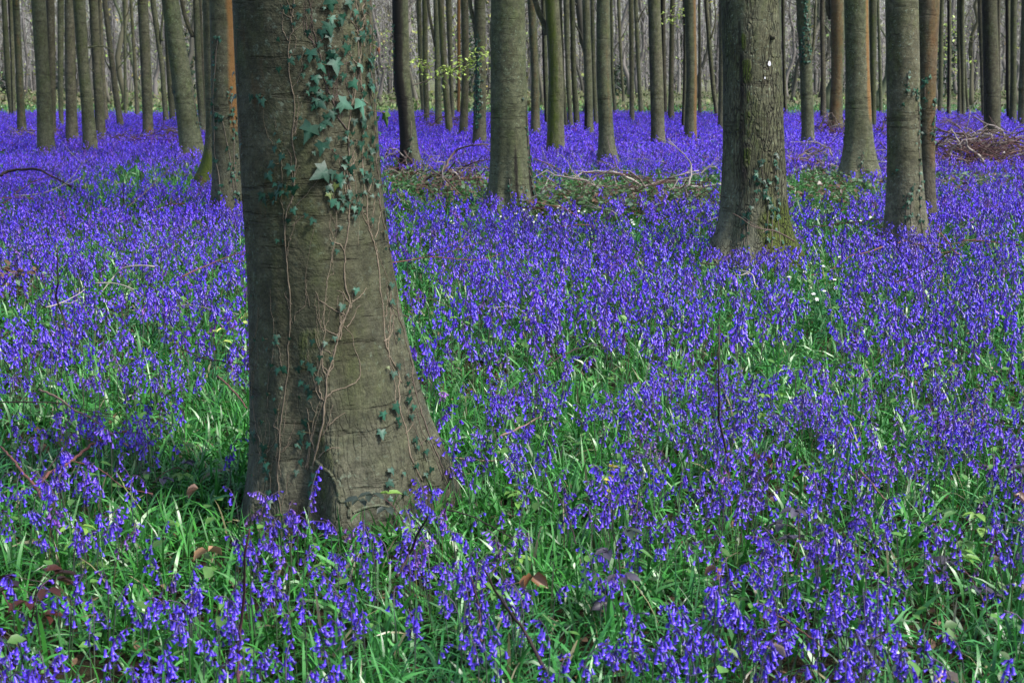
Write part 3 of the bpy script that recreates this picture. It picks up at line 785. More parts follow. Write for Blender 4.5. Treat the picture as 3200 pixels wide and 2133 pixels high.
def plant_soup(r, nb, seg, rings, ssegs, fat=1.0, stem=True):
    P, bells = plant(r, nb, seg, rings, fat=fat)
    s = Soup()
    bv, bf, bc = bell(seg, rings)
    if stem:
        k = P if ssegs > 3 else P[::3]
        V, Fq = tube(k, np.linspace(.0021, .0013, len(k)) * (1 if ssegs > 3 else 1.3), ssegs, cap=False)
        t = np.repeat(np.linspace(0, 1, len(k)), ssegs)[:, None]
        s.add(V, Fq, (1 - t) * np.array([.05, .11, .025]) + t * np.array([.045, .022, .075]), 1)
    for R, tip, p in bells:
        m = r.uniform(0, 1)
        col = (PCOL_A * (1 - bc[:, None]) + PCOL_B * bc[:, None]) * (.34 + 1.02 * m)
        s.add(bv @ R.T + tip, bf, col, 0)
        if rings >= 3:
            V, Fq = tube(np.array([p, tip]), .0008, 3, cap=False); s.add(V, Fq, (.05, .02, .15), 1)
    return s
def bake(soups, x, y, r, scale=(.8, 1.15), tint=True):
    """many copies of the given templates as one soup"""
    out = Soup(); z = ground_h(x, y)
    kind = r.integers(0, len(soups), len(x))
    for k, s in enumerate(soups):
        sel = kind == k; n = int(sel.sum())
        if not n: continue
        V = np.concatenate(s.v); C = np.concatenate(s.c)
        yaw = r.random(n) * 2 * math.pi; sc = r.uniform(*scale, n); hz = r.uniform(.85, 1.15, n)
        lx, ly = r.normal(0, .07, n), r.normal(0, .07, n)
        c, sn = np.cos(yaw), np.sin(yaw)
        W = np.empty((n, len(V), 3))
        W[..., 0] = (c[:, None] * V[:, 0] - sn[:, None] * V[:, 1]) * sc[:, None]
        W[..., 1] = (sn[:, None] * V[:, 0] + c[:, None] * V[:, 1]) * sc[:, None]
        W[..., 2] = V[:, 2] * (sc * hz)[:, None]
        W[..., 0] += W[..., 2] * lx[:, None] + x[sel][:, None]; W[..., 1] += W[..., 2] * ly[:, None] + y[sel][:, None]
        W[..., 2] += z[sel][:, None]
        CC = np.broadcast_to(C, (n, len(C), 3)).copy()
        if tint:
            CC *= r.uniform(.68, 1.3, (n, 1, 1)); pale = r.random(n) < .06; CC[pale] = CC[pale] * [1.5, 2.2, 1.1]; old = r.random(n) < .04; CC[old] = CC[old] * [1.2, .9, .5]; CC[..., 0] *= r.uniform(.8, 1.35, (n, 1))
        off = (np.arange(n) * len(V))[:, None, None]
        Fs = []; ms = []
        for kk in (4, 3):
            if s.f[kk]:
                Fa = np.concatenate(s.f[kk]); Ma = np.concatenate(s.m[kk])
                out_f = (Fa[None] + off).reshape(-1, kk)
                out.f[kk].append(out_f + out.n); out.m[kk].append(np.tile(Ma, n))
        out.v.append(W.reshape(-1, 3)); out.c.append(CC.reshape(-1, 3)); out.n += n * len(V)
    return out
def merge(*ss):
    o = Soup()
    for s in ss:
        for k in (3, 4):
            for a, m in zip(s.f[k], s.m[k]): o.f[k].append(a + o.n); o.m[k].append(m)
        o.v += s.v; o.c += s.c; o.n += s.n
    return o

r = np.random.default_rng(11)
near_t = [plant_soup(r, int(r.integers(5, 13)), 6, 4, 5) for _ in range(14)]
mid_t = [plant_soup(r, int(r.integers(6, 11)), 4, 2, 3, 1.08) for _ in range(10)]
far_t = [plant_soup(r, int(r.integers(6, 9)), 3, 1, 3, 1.3) for _ in range(8)]
vfar_t = [plant_soup(r, 5, 3, 1, 3, 1.9, stem=False) for _ in range(8)]
x1, y1 = scatter(2.9, 6.6, 185, r, dens_at)
k_ = r.random(len(x1)) < .45
x1 = np.concatenate([x1, x1[k_] + r.normal(0, .028, k_.sum())]); y1 = np.concatenate([y1, y1[k_] + r.normal(0, .028, k_.sum())])
# the 300 that show largest become things of their own
pxx, pyy = project(np.stack([x1, y1, np.full_like(x1, .25)], -1))
inview = (pxx > 10) & (pxx < 3190) & (pyy < 2240)
order = np.argsort(np.where(inview, np.hypot(x1, y1), 999))
near_i, rest = order[:300], order[300:]
sA = bake(near_t, x1[rest], y1[rest], r, (.68, 1.0))
x2, y2 = scatter(6.6, 13, 108, r, dens_at)
sB = bake(mid_t, x2, y2, r, (.85, 1.2))
x3, y3 = scatter(13, 26, 92, r, dens_at)
sC = bake(far_t, x3, y3, r, (.9, 1.25))
x4, y4 = scatter(26, 62, 66, r, dens_at)
sD = bake(vfar_t, x4, y4, r, (.95, 1.3)); sD.c = [c * 1.12 for c in sD.c]
tag(merge(sA, sB, sC, sD).build('bluebells', [M_PETAL, M_STEM]), 'carpet of violet-blue bluebells spreading back between the beech trunks', kind='stuff')

# individual bluebells
LABEL_BB = 'violet-blue bluebell with nodding bells on a dark arching stem in the near foreground'
GBB = 'bluebells in the near foreground'
protoB = []
for k in range(12):
    P, bells = plant(r, int(r.integers(5, 13)), 6, 4)
    st = Soup(); V, Fq = tube(P, np.linspace(.0023, .0014, len(P)), 6, cap=False)
    t = np.repeat(np.linspace(0, 1, len(P)), 6)[:, None]
    st.add(V, Fq, (1 - t) * np.array([.05, .11, .025]) + t * np.array([.045, .022, .075]))
    bm = []
    bv, bf, bc = bell(6, 4)
    for (R, tip, p) in bells:
        V, Fq = tube(np.array([p, tip]), .0008, 3, cap=False); st.add(V, Fq, (.05, .02, .15))
        b = Soup(); m = r.uniform(0, 1)
        b.add(bv @ R.T, bf, (PCOL_A * (1 - bc[:, None]) + PCOL_B * bc[:, None]) * (.34 + 1.02 * m))
        bm.append((b, tip))
    protoB.append((st, bm))
built = {}
for i, idx in enumerate(near_i):
    k = i % 12
    gx, gy = float(x1[idx]), float(y1[idx])
    root = empty('bluebell', (gx, gy, float(ground_h(gx, gy))), LABEL_BB, 'flower', GBB)
    if k not in built:
        st, bm = protoB[k]
        so = st.build('stem', M_STEM, root); bo = []
        for b, tip in bm:
            o = b.build('flower', M_PETAL, root); o.location = tip; bo.append(o)
        built[k] = [so] + bo
    else:
        for q in built[k]:
            c = q.copy(); scene.collection.objects.link(c); c.parent = root
    s = r.uniform(.66, .98); root.scale = (s, s, s * r.uniform(.9, 1.15)); root.rotation_euler = (r.normal(0, .08), r.normal(0, .08), r.random() * 6.28)

# ------------------------------------------------------------------ grass and strap leaves
def blades(x, y, L, W, k, r, stiff=1.0, cols=None, flop=0.7):
    N = len(x); z = ground_h(x, y) - .01
    yaw = r.random(N) * 2 * math.pi; lean = np.abs(r.normal(0, .28, N)) ; curl = r.uniform(.1, 1.3, N) / stiff
    fl = r.random(N) < flop; curl = np.where(fl, curl + r.uniform(.7, 1.4, N), curl); lean = np.where(fl, lean + .35, lean)
    s = np.linspace(0, 1, k + 1)
    ang = lean[:, None] + curl[:, None] * s[None] ** 1.3
    st = (L[:, None] / k)
    h = np.concatenate([np.zeros((N, 1)), np.cumsum(np.sin(ang[:, :-1]) * st, 1)], 1)
    v = np.concatenate([np.zeros((N, 1)), np.cumsum(np.cos(ang[:, :-1]) * st, 1)], 1)
    dx, dy = np.cos(yaw), np.sin(yaw)
    tw = yaw + math.pi / 2 + r.normal(0, .5, N)
    wx, wy = np.cos(tw), np.sin(tw); wz = r.normal(0, .35, N)
    w = W[:, None] * np.interp(s, [0, .3, .75, 1], [.7, 1, .8, .08])[None]
    C = np.stack([x[:, None] + dx[:, None] * h, y[:, None] + dy[:, None] * h, np.maximum(z[:, None] + v, z[:, None] + .015)], -1)
    S_ = np.stack([wx[:, None] * w, wy[:, None] * w, wz[:, None] * w], -1)
    V = np.stack([C - S_, C + S_], 2).reshape(-1, 3)
    m = 2 * (k + 1); b = (np.arange(N) * m)[:, None]
    Q = np.concatenate([b + [2 * i, 2 * i + 1, 2 * i + 3, 2 * i + 2] for i in range(k)])
    return V, Q, np.repeat(cols, m, 0)
def grass_cols(n, r, x, y):
    t = r.random(n); u = fbm(x / 1.2 + 50, y / 1.2, .2)
    a = np.array([.028, .150, .016]); b = np.array([.065, .25, .035]); c = np.array([.022, .115, .045])
    col = a * (1 - t)[:, None] + b * t[:, None]
    w = np.clip((u - .45) * 4, 0, 1)[:, None]
    col = col * (1 - .5 * w) + c * .5 * w * 1.3
    dead = r.random(n) < .03
    col[dead] = np.array([.22, .17, .08])
    return col * r.uniform(.45, 1.15, (n, 1)) * [.95, 1.15, 1.25]
r = np.random.default_rng(12)
g = Soup()
def gscat(y0, y1, per, L0, L1, W0, W1, k, fn=None, tuft=0):
    x, y = scatter(y0, y1, per / max(tuft, 1), r, fn)
    if tuft:
        x = np.repeat(x, tuft) + r.normal(0, .022, len(x) * tuft); y = np.repeat(y, tuft) + r.normal(0, .022, len(y) * tuft)
    n = len(x)
    g.add(*blades(x, y, r.uniform(L0, L1, n), r.uniform(W0, W1, n), k, r, cols=grass_cols(n, r, x, y)))
gap = lambda x, y: np.clip(.12 + 2.2 * (fbm(x / .33 + 70, y / .33, .5, 2) - .22), .1, 1)
gscat(2.9, 6.6, 2500, .10, .25, .0020, .0064, 5, gap, tuft=7)
gscat(6.6, 13, 1400, .10, .24, .0026, .0068, 4, gap, tuft=6)
gscat(13, 26, 330, .12, .27, .004, .009, 2, tuft=4)
inn = lambda x, y: np.where(project(np.stack([x, y, 0 * x], -1))[1] > 355, 1, .4)
gscat(26, 75, 42, .10, .26, .010, .02, 2, inn)
tag(g.build('grass', M_GRASS), 'glossy green grass and strap leaves growing among the bluebells', kind='stuff')

# low broad-leaved ground cover (ivy, bramble, mercury, leaf litter) in the open patches
def leaf_bits(x, y, z, size, cols, r, tiltmax=.7):
    N = len(x); a = r.random(N) * 6.28
    u = np.stack([np.cos(a), np.sin(a), r.normal(0, tiltmax * .5, N)], -1); v = np.stack([-np.sin(a), np.cos(a), r.normal(0, tiltmax * .5, N)], -1)
    p = np.stack([x, y, z], -1); s = size[:, None]
    pts = [p - u * s, p - v * s * .55 - u * s * .2, p - v * s * .5 + u * s * .35, p + u * s, p + v * s * .5 + u * s * .35, p + v * s * .55 - u * s * .2]
    lift = np.array([0, 0, 1.0]) * s * .18
    V = np.stack([pts[0], pts[1] + lift, pts[2] + lift, pts[3], pts[4] + lift, pts[5] + lift], 1).reshape(-1, 3)
    b = (np.arange(N) * 6)[:, None]
    return V, np.concatenate([b + [0, 1, 2, 3], b + [0, 3, 4, 5]]), np.repeat(cols, 6, 0)
c_ = Soup()
for (cx, cy, sx, sy, n, br) in [(1950, 640, 420, 40, 6500, .35), (1400, 590, 260, 45, 2300, .6), (1650, 665, 120, 22, 500, .2), (2620, 600, 150, 60, 1800, .35), (3030, 575, 190, 32, 2600, .4), (2150, 680, 90, 30, 500, .1),
                              (300, 450, 300, 20, 900, .8), (3100, 500, 150, 40, 1200, .8), (40, 905, 90, 14, 160, .9), (2560, 500, 80, 30, 400, .3)]:
    pts = []
    px = r.normal(cx, sx * .55, n); py = r.normal(cy, sy * .55, n); py = np.maximum(py, 400)
    P = np.array([on_z(a, b, .12) for a, b in zip(px, py)])
    if cx > 2500: pass
    br_ = r.random(n) < br
    cols = np.where(br_[:, None], np.array([.11, .065, .04]) * r.uniform(.4, 1.4, (n, 1)), np.array([.045, .10, .03]) * r.uniform(.6, 1.7, (n, 1)))
    gl = r.random(n) < .12; cols[gl] = np.array([.13, .2, .13])
    c_.add(*leaf_bits(P[:, 0], P[:, 1], r.uniform(.03, .3, n) + ground_h(P[:, 0], P[:, 1]), r.uniform(.018, .04, n), cols, r))
x, y = scatter(2.9, 13, 120, r)
n = len(x); b_ = r.random(n) < .5
cols = np.where(b_[:, None], np.array([.17, .10, .055]) * r.uniform(.4, 1.3, (n, 1)), np.array([.07, .17, .035]) * r.uniform(.5, 1.5, (n, 1)))
c_.add(*leaf_bits(x, y, ground_h(x, y) + np.where(b_, .03, r.uniform(.05, .2, n)), r.uniform(.012, .028, n), cols, r))
tag(c_.build('ground_cover', M_LEAF), 'low bramble and ivy leaves with brown litter in the gaps between flowers', kind='stuff')

# ------------------------------------------------------------------ ivy on the foreground trunk
def bvh_of(key):
    t = TRUNKS[key]
    if t['bvh'] is None: t['bvh'] = BVHTree.FromPolygons(t['V'].tolist(), t['Q'].tolist())
    return t['bvh'], t['D']
def hit(key, x, y):
    b, D = bvh_of(key); d = Vector(ray(x, y)).normalized()
    loc, nor, _, _ = b.ray_cast(Vector(CAM), d)
    if loc is None or abs(loc.y - D) > 2:
        loc, nor, _, _ = b.find_nearest(Vector(on_y(x, y, D - .02)))
        if nor.dot(Vector(CAM) - loc) < 0 and abs(nor.y) > .9: nor = -nor
    c = b.find_nearest(loc)[1]
    ax = Vector((loc.x - TRUNKS[key]['V'][:, 0].mean(), loc.y - D, 0))
    if nor.dot(ax) < 0: nor = -nor
    return np.array(loc), np.array(nor)
def vine_tube(s, key, pts, r0, r1, seed, col, off=.6, n=6, m=6, wig=1.6):
    rr = np.random.default_rng(seed)
    P2 = smooth_path(np.array([(a, b, 0) for a, b in pts], float), m)[:, :2]
    L = len(P2); w = np.cumsum(rr.normal(0, wig, (L, 2)), 0); w -= np.linspace(0, 1, L)[:, None] * w[-1]
    P2 = P2 + w
    rad = np.linspace(r0, r1, L) * (1 + .22 * rr.normal(0, 1, L)).clip(.7, 1.5)
    P = []
    for (a, b), q in zip(P2, rad):
        p, nn = hit(key, a, b); P.append(p + nn * q * off)
    P = np.array(P)
    V, Fq = tube(P, rad, n, .2, seed); s.add(V, Fq, np.array(col) * rr.uniform(.85, 1.15))
    return P2
def ivy_leaf_mesh(col, size, r, fold=.25):
    """palmate five-lobed leaf in the XY plane, tip towards -Y, stalk at the origin"""
    o = np.array([(0, 0), (.17, .12), (.42, .16), (.36, -.04), (.56, -.30), (.27, -.34), (.17, -.62), (0, -1.0), (-.17, -.62), (-.27, -.34), (-.56, -.30), (-.36, -.04), (-.42, .16), (-.17, .12)], float)
    o[1:] += r.normal(0, .035, (13, 2))
    V = np.concatenate([o, [[0, -.32]]]); z = -fold * np.abs(V[:, 0]) * .8 + r.normal(0, .02, len(V)) - .12 * np.clip(-V[:, 1] - .6, 0, 1); z[-1] = .03
    V = np.stack([V[:, 0], V[:, 1], z], -1) * size
    F3 = np.array([[14, i, (i + 1) % 14] for i in range(14)])
    C = np.tile(np.array(col), (15, 1)); C[14] *= 1.5; C[0] *= 1.4; C[7] *= 1.15
    return V, F3, C
VINES = [
 ('long pale ivy stem climbing the left half of the foreground trunk', .0030, .0024, (.13, .105, .075), [
   [(872, 1632), (872, 1577), (876, 1496), (879, 1415), (884, 1361), (894, 1279), (903, 1171), (905, 1090), (914, 1008), (909, 900), (904, 800), (904, 679), (917, 638), (923, 582), (927, 510), (919, 423), (923, 342), (912, 286), (904, 204), (907, 133), (917, 97), (912, 56), (919, -10)],
   [(924, 643), (945, 622), (970, 592), (996, 559)], [(912, 707), (935, 685), (955, 668)], [(912, 60), (895, 48), (876, 37)], [(884, 1361), (865, 1340), (855, 1320), (870, 1290), (880, 1240)], [(880, 1410), (900, 1390), (912, 1375)], [(912, 950), (900, 935), (888, 915)]]),
 ('thick knotted ivy stem rising from the scar to the crowded upper leaves', .0052, .0034, (.15, .12, .085), [
   [(971, 1475), (982, 1431), (1001, 1334), (1012, 1247), (1020, 1171), (1039, 1117), (1058, 1063), (1069, 1019), (1087, 965), (1090, 940), (1078, 870), (1080, 790), (1092, 700), (1093, 612), (1088, 536), (1090, 485), (1085, 408), (1092, 350), (1110, 290), (1118, 204), (1114, 102), (1111, -10)],
   [(955, 1464), (966, 1399), (982, 1307), (1003, 1247)], [(962, 1470), (972, 1405), (988, 1320), (1008, 1255)], [(1014, 1247), (1047, 1225), (1090, 1212), (1120, 1190), (1117, 1144), (1104, 1101), (1098, 1063), (1074, 1019)],
   [(993, 1431), (1025, 1404), (1063, 1399)], [(1009, 1361), (1025, 1323), (1041, 1263)], [(1025, 1328), (1050, 1305), (1079, 1288)], [(1077, 989), (1047, 970), (1014, 949), (995, 932), (985, 911)],
   [(1060, 1049), (1036, 1044), (1003, 1022)], [(1033, 1106), (1009, 1087)], [(1082, 1025), (1101, 998), (1125, 954)], [(1101, 943), (1125, 920), (1145, 900)], [(1090, 949), (1074, 922), (1052, 908)], [(1003, 1247), (1025, 1240), (1035, 1236)]]),
 ('twin ivy stems down the right side of the foreground trunk to its root', .0042, .003, (.15, .12, .085), [
   [(1315, 1502), (1277, 1420), (1264, 1361), (1245, 1279), (1247, 1236), (1247, 1171), (1218, 1117), (1201, 1063), (1196, 981), (1185, 900), (1180, 800), (1169, 745), (1159, 714), (1162, 663), (1149, 587), (1144, 510), (1146, 408), (1144, 327), (1136, 214), (1134, 153), (1149, 102), (1134, 46), (1141, -10)],
   [(1255, 1193), (1228, 1144), (1215, 1090), (1218, 1008), (1212, 900), (1190, 810), (1175, 760)], [(1159, 714), (1139, 673), (1123, 612), (1106, 510), (1103, 423), (1108, 380)], [(1159, 714), (1168, 640), (1175, 590)], [(1170, 745), (1184, 700), (1190, 660)], [(1150, 600), (1160, 560), (1165, 545)]]),
 ('dark ivy stem outlining the right edge of the foreground trunk', .0036, .003, (.11, .085, .065), [
   [(1402, 1525), (1368, 1431), (1341, 1361), (1311, 1279), (1290, 1198), (1277, 1117), (1262, 1052), (1244, 987), (1236, 900), (1208, 740), (1193, 653), (1187, 587), (1180, 510), (1178, 439), (1172, 330), (1166, 200), (1160, 90), (1156, -10)],
   [(1385, 1500), (1352, 1410), (1325, 1345), (1300, 1270), (1275, 1180), (1262, 1120)], [(1240, 1075), (1232, 1000), (1225, 940)], [(1330, 1440), (1300, 1350), (1280, 1300), (1272, 1250)], [(1300, 1400), (1330, 1370), (1345, 1360)], [(1150, 220), (1158, 300), (1166, 380), (1170, 470)]]),
 ('thin dark ivy stems slanting across the upper middle of the foreground trunk', .0032, .002, (.075, .055, .045), [
   [(1085, 405), (1065, 370), (1040, 320), (1022, 290), (1010, 240), (993, 179), (981, 138), (975, 97), (968, 41), (966, -10)],
   [(1095, 306), (1080, 260), (1075, 204), (1067, 148), (1062, 92), (1052, 10), (1050, -10)], [(1062, 92), (1050, 60), (1044, 52)], [(1075, 204), (1095, 198), (1104, 195)], [(1063, 345), (1030, 355), (1000, 372)], [(1088, 530), (1060, 490), (1030, 455), (1010, 410)], [(1112, 204), (1092, 175), (1085, 165)]]),
 ('fine grey ivy stem between the pale stem and the knotted one', .0026, .0018, (.14, .115, .08), [
   [(1003, 1247), (987, 1214), (995, 1171), (1001, 1117), (1009, 1036), (1003, 1008), (1012, 900), (1030, 820), (1047, 745), (1052, 663), (1067, 633)],
   [(909, 1523), (933, 1442), (941, 1399), (960, 1350)], [(1120, 770), (1122, 690), (1100, 650)], [(985, 1290), (972, 1270), (962, 1250)], [(966, 960), (958, 920), (955, 880), (968, 760), (985, 690)]]),
 ('spindly ivy stems crossing the lower left flank of the foreground trunk', .0024, .0018, (.12, .10, .07), [
   [(841, 1560), (841, 1475), (822, 1415), (814, 1361), (792, 1279), (787, 1204), (781, 1117), (800, 1030), (808, 960)], [(833, 1279), (835, 1225), (844, 1171), (849, 1128), (854, 1019), (846, 981), (844, 900)],
   [(830, 1430), (836, 1380), (838, 1330), (832, 1290)], [(812, 1425), (800, 1370)], [(790, 1500), (800, 1450), (812, 1425)], [(855, 1540), (860, 1440), (856, 1350), (862, 1310)]]),
 ('small ivy spray on the upper left flank of the foreground trunk', .0020, .0014, (.09, .075, .05), [
   [(891, 755), (894, 663), (886, 628), (884, 551), (879, 495), (875, 470)], [(850, 454), (840, 434), (822, 378), (815, 327), (806, 312)], [(886, 628), (850, 612), (830, 605)], [(862, 400), (860, 380), (858, 365)]]),
 ('loose ivy leaves along the left edge of the foreground trunk', .0022, .0018, (.08, .065, .045), [
   [(774, 1440), (776, 1300), (780, 1200), (779, 1100), (776, 960), (772, 820), (762, 640), (755, 520), (746, 330), (742, 230), (738, 120)]]),
]
L5 = """385 60 55,430 40 30,460 100 45,433 150 30,340 245 30,515 70 30,555 130 25,510 205 50,645 30 95,635 175 95,650 120 60 l,715 110 60,580 280 45,525 340 80,565 355 35,460 355 35,420 375 50,415 320 22,
345 430 40,500 410 35,675 400 110 l,598 412 70 l,735 305 75,790 80 45 l,820 10 30 p,862 140 35 p,825 240 55,850 290 30,880 385 70 l,820 415 60 p,780 520 75 l,560 485 70,645 510 50,487 465 35,518 520 30,
518 570 35,590 580 60,590 640 80,545 660 45,840 530 30 p,925 505 60,890 540 60 l,840 580 50,820 655 125 p,725 640 110 p,520 810 130,470 725 30,595 780 50,615 720 55,635 860 45,595 905 90,590 1060 140,
735 975 45,835 740 45,845 780 40,850 830 50,850 950 45,895 855 50,925 725 35 p,935 820 30,955 900 35,960 975 40 p,815 995 40,830 1050 45 l,730 1020 45 l,695 1090 65 l,770 1095 40,840 1100 45,880 1110 40,
965 1060 40,965 1125 45 p,645 1150 55,675 1145 50 y,640 1195 50 y,655 1240 60 l,690 1255 50 l,720 1285 40 l,745 1255 40,785 1280 45 l,815 1290 50,790 1330 40,705 1395 40,685 1540 35,660 1490 25,
980 1290 55 l,1000 1340 50 l,1020 1515 40,320 915 45,345 865 30,360 960 55,300 1010 60,290 1080 70,410 1040 70,350 1140 60,430 1165 75,335 1190 70,245 1200 60,265 1235 60,300 1200 50,395 1190 40,
435 1290 50,400 1355 40,540 1355 50,505 1320 35,370 1475 30,335 1475 30,180 600 50,250 625 60,225 595 40,60 600 60,65 460 45,320 820 25,435 845 28,95 870 25,92 970 25,95 1020 25,100 1070 30,112 1200 45,
118 1230 40,885 60 30,905 200 35,860 200 35,900 300 40 y,915 430 30,870 470 35,905 620 35,880 660 30,915 680 30,870 900 35,890 980 35,860 1060 35,900 1010 30,940 1010 30,845 340 30,800 130 25,760 1180 30,
800 1200 30,850 1180 30,890 1200 30,700 1180 35,790 1240 30,830 1260 30,490 300 28,560 330 30,640 230 60,700 150 40,560 620 55,610 610 50,430 1100 35,320 1130 35,360 1180 40,310 1240 30,380 1140 30"""
L6 = """750 15 45 l,675 110 50,315 285 45,310 310 40,240 295 25,515 310 40,580 320 35,635 290 35,260 355 30,555 400 35,610 410 35,460 425 30,500 450 50,520 475 50,440 470 45,285 445 30,345 465 45,315 475 50,
450 545 40,480 570 45,500 600 50,445 630 35,555 530 45,500 625 40,310 705 35,335 575 25,180 630 25,265 610 25,230 770 25,480 775 55,460 840 55,450 885 45,435 905 40,495 900 40,600 920 35,310 910 40,
240 920 60,240 965 50,230 990 50,185 840 50,190 880 45,450 1000 40,415 1060 40,525 1080 50,260 1020 50,265 1060 40,980 690 75,905 735 55 l,900 840 60 l,960 500 50,995 450 40,935 460 25 y,1050 550 30,
1055 650 50,1070 745 40,1060 600 30,1095 880 50,955 1055 50 l,950 1125 55 l,955 1215 40 l,1030 1180 40,1095 1030 45,1025 1070 30 l,1155 1075 35 l,1185 1045 35,1080 1110 40,140 320 25,145 420 20,150 560 25,
150 840 40,130 990 50,140 900 35,145 700 25,990 760 40,1000 790 35,1110 920 35,510 1120 40,505 1180 40,270 1180 40,280 1240 45,250 1100 35,385 290 25,360 480 30,300 640 25,240 1050 35"""
leaves = []
er = np.random.default_rng(404)
for q in range(46):            # the crowded right edge
    y = er.uniform(-5, 620) if q < 34 else er.uniform(620, 1450)
    xe = np.interp(y, [0, 300, 540, 800, 1060, 1330, 1440], [1150, 1163, 1176, 1206, 1252, 1322, 1360])
    leaves.append((xe - er.gamma(1.3, 11), y, er.uniform(10, 24), er.choice(['', '', 'l', 'p', 'y'], p=[.55, .22, .2, .025, .005])))
for q in range(75):
    y = er.uniform(-5, 640); leaves.append((er.normal(np.interp(y, [0, 640], [1075, 1085]), 52), y, er.choice([12, 16, 20, 26, 34]), ''))
for q in range(26):
    y = er.uniform(60, 1500); leaves.append((np.interp(y, [0, 300, 800, 1500], [740, 752, 778, 784]) + er.gamma(1, 5), y, er.uniform(8, 17), ''))
for src, sc, ox, oy in ((L5, .5102, 700, 0), (L6, .542, 700, 900)):
    for t in src.replace('\n', '').split(','):
        a = t.split(); leaves.append((ox + sc * float(a[0]), oy + sc * float(a[1]), sc * float(a[2]), a[3] if len(a) > 3 else ''))
tr_ = np.random.default_rng(515)
for v in VINES[:7]:            # fine side stems creeping over the bark
    main_path = v[4][0]; extra = []
    for q in range(20):
        a = np.array(main_path[tr_.integers(1, len(main_path) - 1)], float) + tr_.normal(0, 4, 2); w = [tuple(a)]
        sx_ = tr_.choice([-1, 1]); 
        for k_ in range(tr_.integers(3, 7)): a = a + [sx_ * abs(tr_.normal(6, 7)) * (.5 if k_ > 1 else 1), -abs(tr_.normal(24, 9))]; w.append(tuple(a))
        xl_ = np.interp(w[-1][1], [0, 540, 1440], [742, 762, 790]); xr_ = np.interp(w[-1][1], [0, 540, 800, 1060, 1330], [1150, 1175, 1205, 1250, 1320])
        if xl_ < w[-1][0] < xr_ and w[-1][1] > -20: extra.append(w)
    v[4].extend(extra)
vine_objs = []
for vi, (lab, ra, rb, col, paths) in enumerate(VINES):
    s = Soup(); pts = []
    for j, p in enumerate(paths):
        f = 1.0 if j == 0 else .62
        P2 = vine_tube(s, 'main', p, ra * f * .66, rb * f * .66 * (1 if j == 0 else .6), 50 + vi * 20 + j, col, wig=1.5)
        pts.append(P2)
    p0, _ = hit('main', *paths[0][0])
    loc = tuple(float(q) for q in p0)
    root = empty('ivy', loc, lab, 'ivy')
    s.build('stem', M_TWIG, root, loc=loc)
    vine_objs.append((root, np.concatenate(pts), loc))
lr = np.random.default_rng(77)
for (lx, ly, sz, fl) in leaves:
    d = [np.min(np.hypot(p[:, 0] - lx, p[:, 1] - ly)) for _, p, _ in vine_objs]
    root, pts, loc = vine_objs[int(np.argmin(d))]
    p, nn = hit('main', lx, ly)
    col = {'': (.006, .034, .019), 'l': (.014, .060, .036), 'p': (.030, .085, .055), 'y': (.06, .085, .02)}[fl]
    col = np.array(col) * lr.uniform(.75, 1.3)
    size = sz * depth_of(p) / F_PX * 1.0
    V, F3, C = ivy_leaf_mesh(col, size, lr)
    # local frame on the bark: X across, Y up, Z outwards
    Zv = nn + lr.normal(0, .28, 3) + np.array([0, -.12, .25 if fl in ('l', 'p') else .1]); Zv /= np.linalg.norm(Zv)
    Yv = np.array([0, 0, 1.0]) + lr.normal(0, .35, 3); Yv -= Zv * (Yv @ Zv); Yv /= np.linalg.norm(Yv)
    Xv = np.cross(Yv, Zv)
    c = p + nn * (.010 + size * .16)
    W = c + (V[:, :1] * Xv + (V[:, 1:2] + size * .35) * Yv + V[:, 2:] * Zv)
    s = Soup(); s.add(W, F3, C)
    # leaf stalk down to the bark
    top = c + Yv * size * .35
    foot, _ = hit('main', lx + lr.normal(0, sz * .3), ly - sz * .1)
    Vt, Ft = tube(smooth_path([foot, (top + foot) / 2 + nn * .004, top], 2), .0009, 4, cap=False); s.add(Vt, Ft, (.09, .07, .035))
    s.build('leaf', M_IVY, root, smooth=True, loc=loc)
# the leaf that stands free of the right edge on a long stalk, and the brown one above it
for (lx, ly, sz, col, x0, y0, lab) in ((1203, 372, 48, (.035, .085, .015), 1145, 348, 'long-stalked drooping ivy leaf jutting free of the right edge of the foreground trunk'), (1182, 160, 20, (.13, .045, .02), 1155, 140, 'small withered brown ivy leaf jutting from the upper right edge of the foreground trunk')):
    D = TRUNKS['main']['D'] - .12; size = sz * 5.0 / F_PX
    foot, nn = hit('main', x0, y0); c = on_y(lx, ly - sz * .4, D)
    s = Soup(); V, F3, C = ivy_leaf_mesh(col, size, lr, .9); V = V @ rot(np.array([0, 0, 1.0]), .25).T
    V = np.stack([V[:, 0] * .55, -V[:, 2], V[:, 1]], -1); s.add(c + V, F3, C)
    root = empty('ivy_shoot', tuple(float(q) for q in foot), lab, 'ivy'); s.build('leaf', M_IVY, root, loc=foot)
    t = Soup(); V, Fq = tube(smooth_path([foot, (foot + c) / 2 + [0, -.02, .004], c], 4), .0011, 5); t.add(V, Fq, (.13, .09, .05)); t.build('stalk', M_TWIG, root, loc=foot)

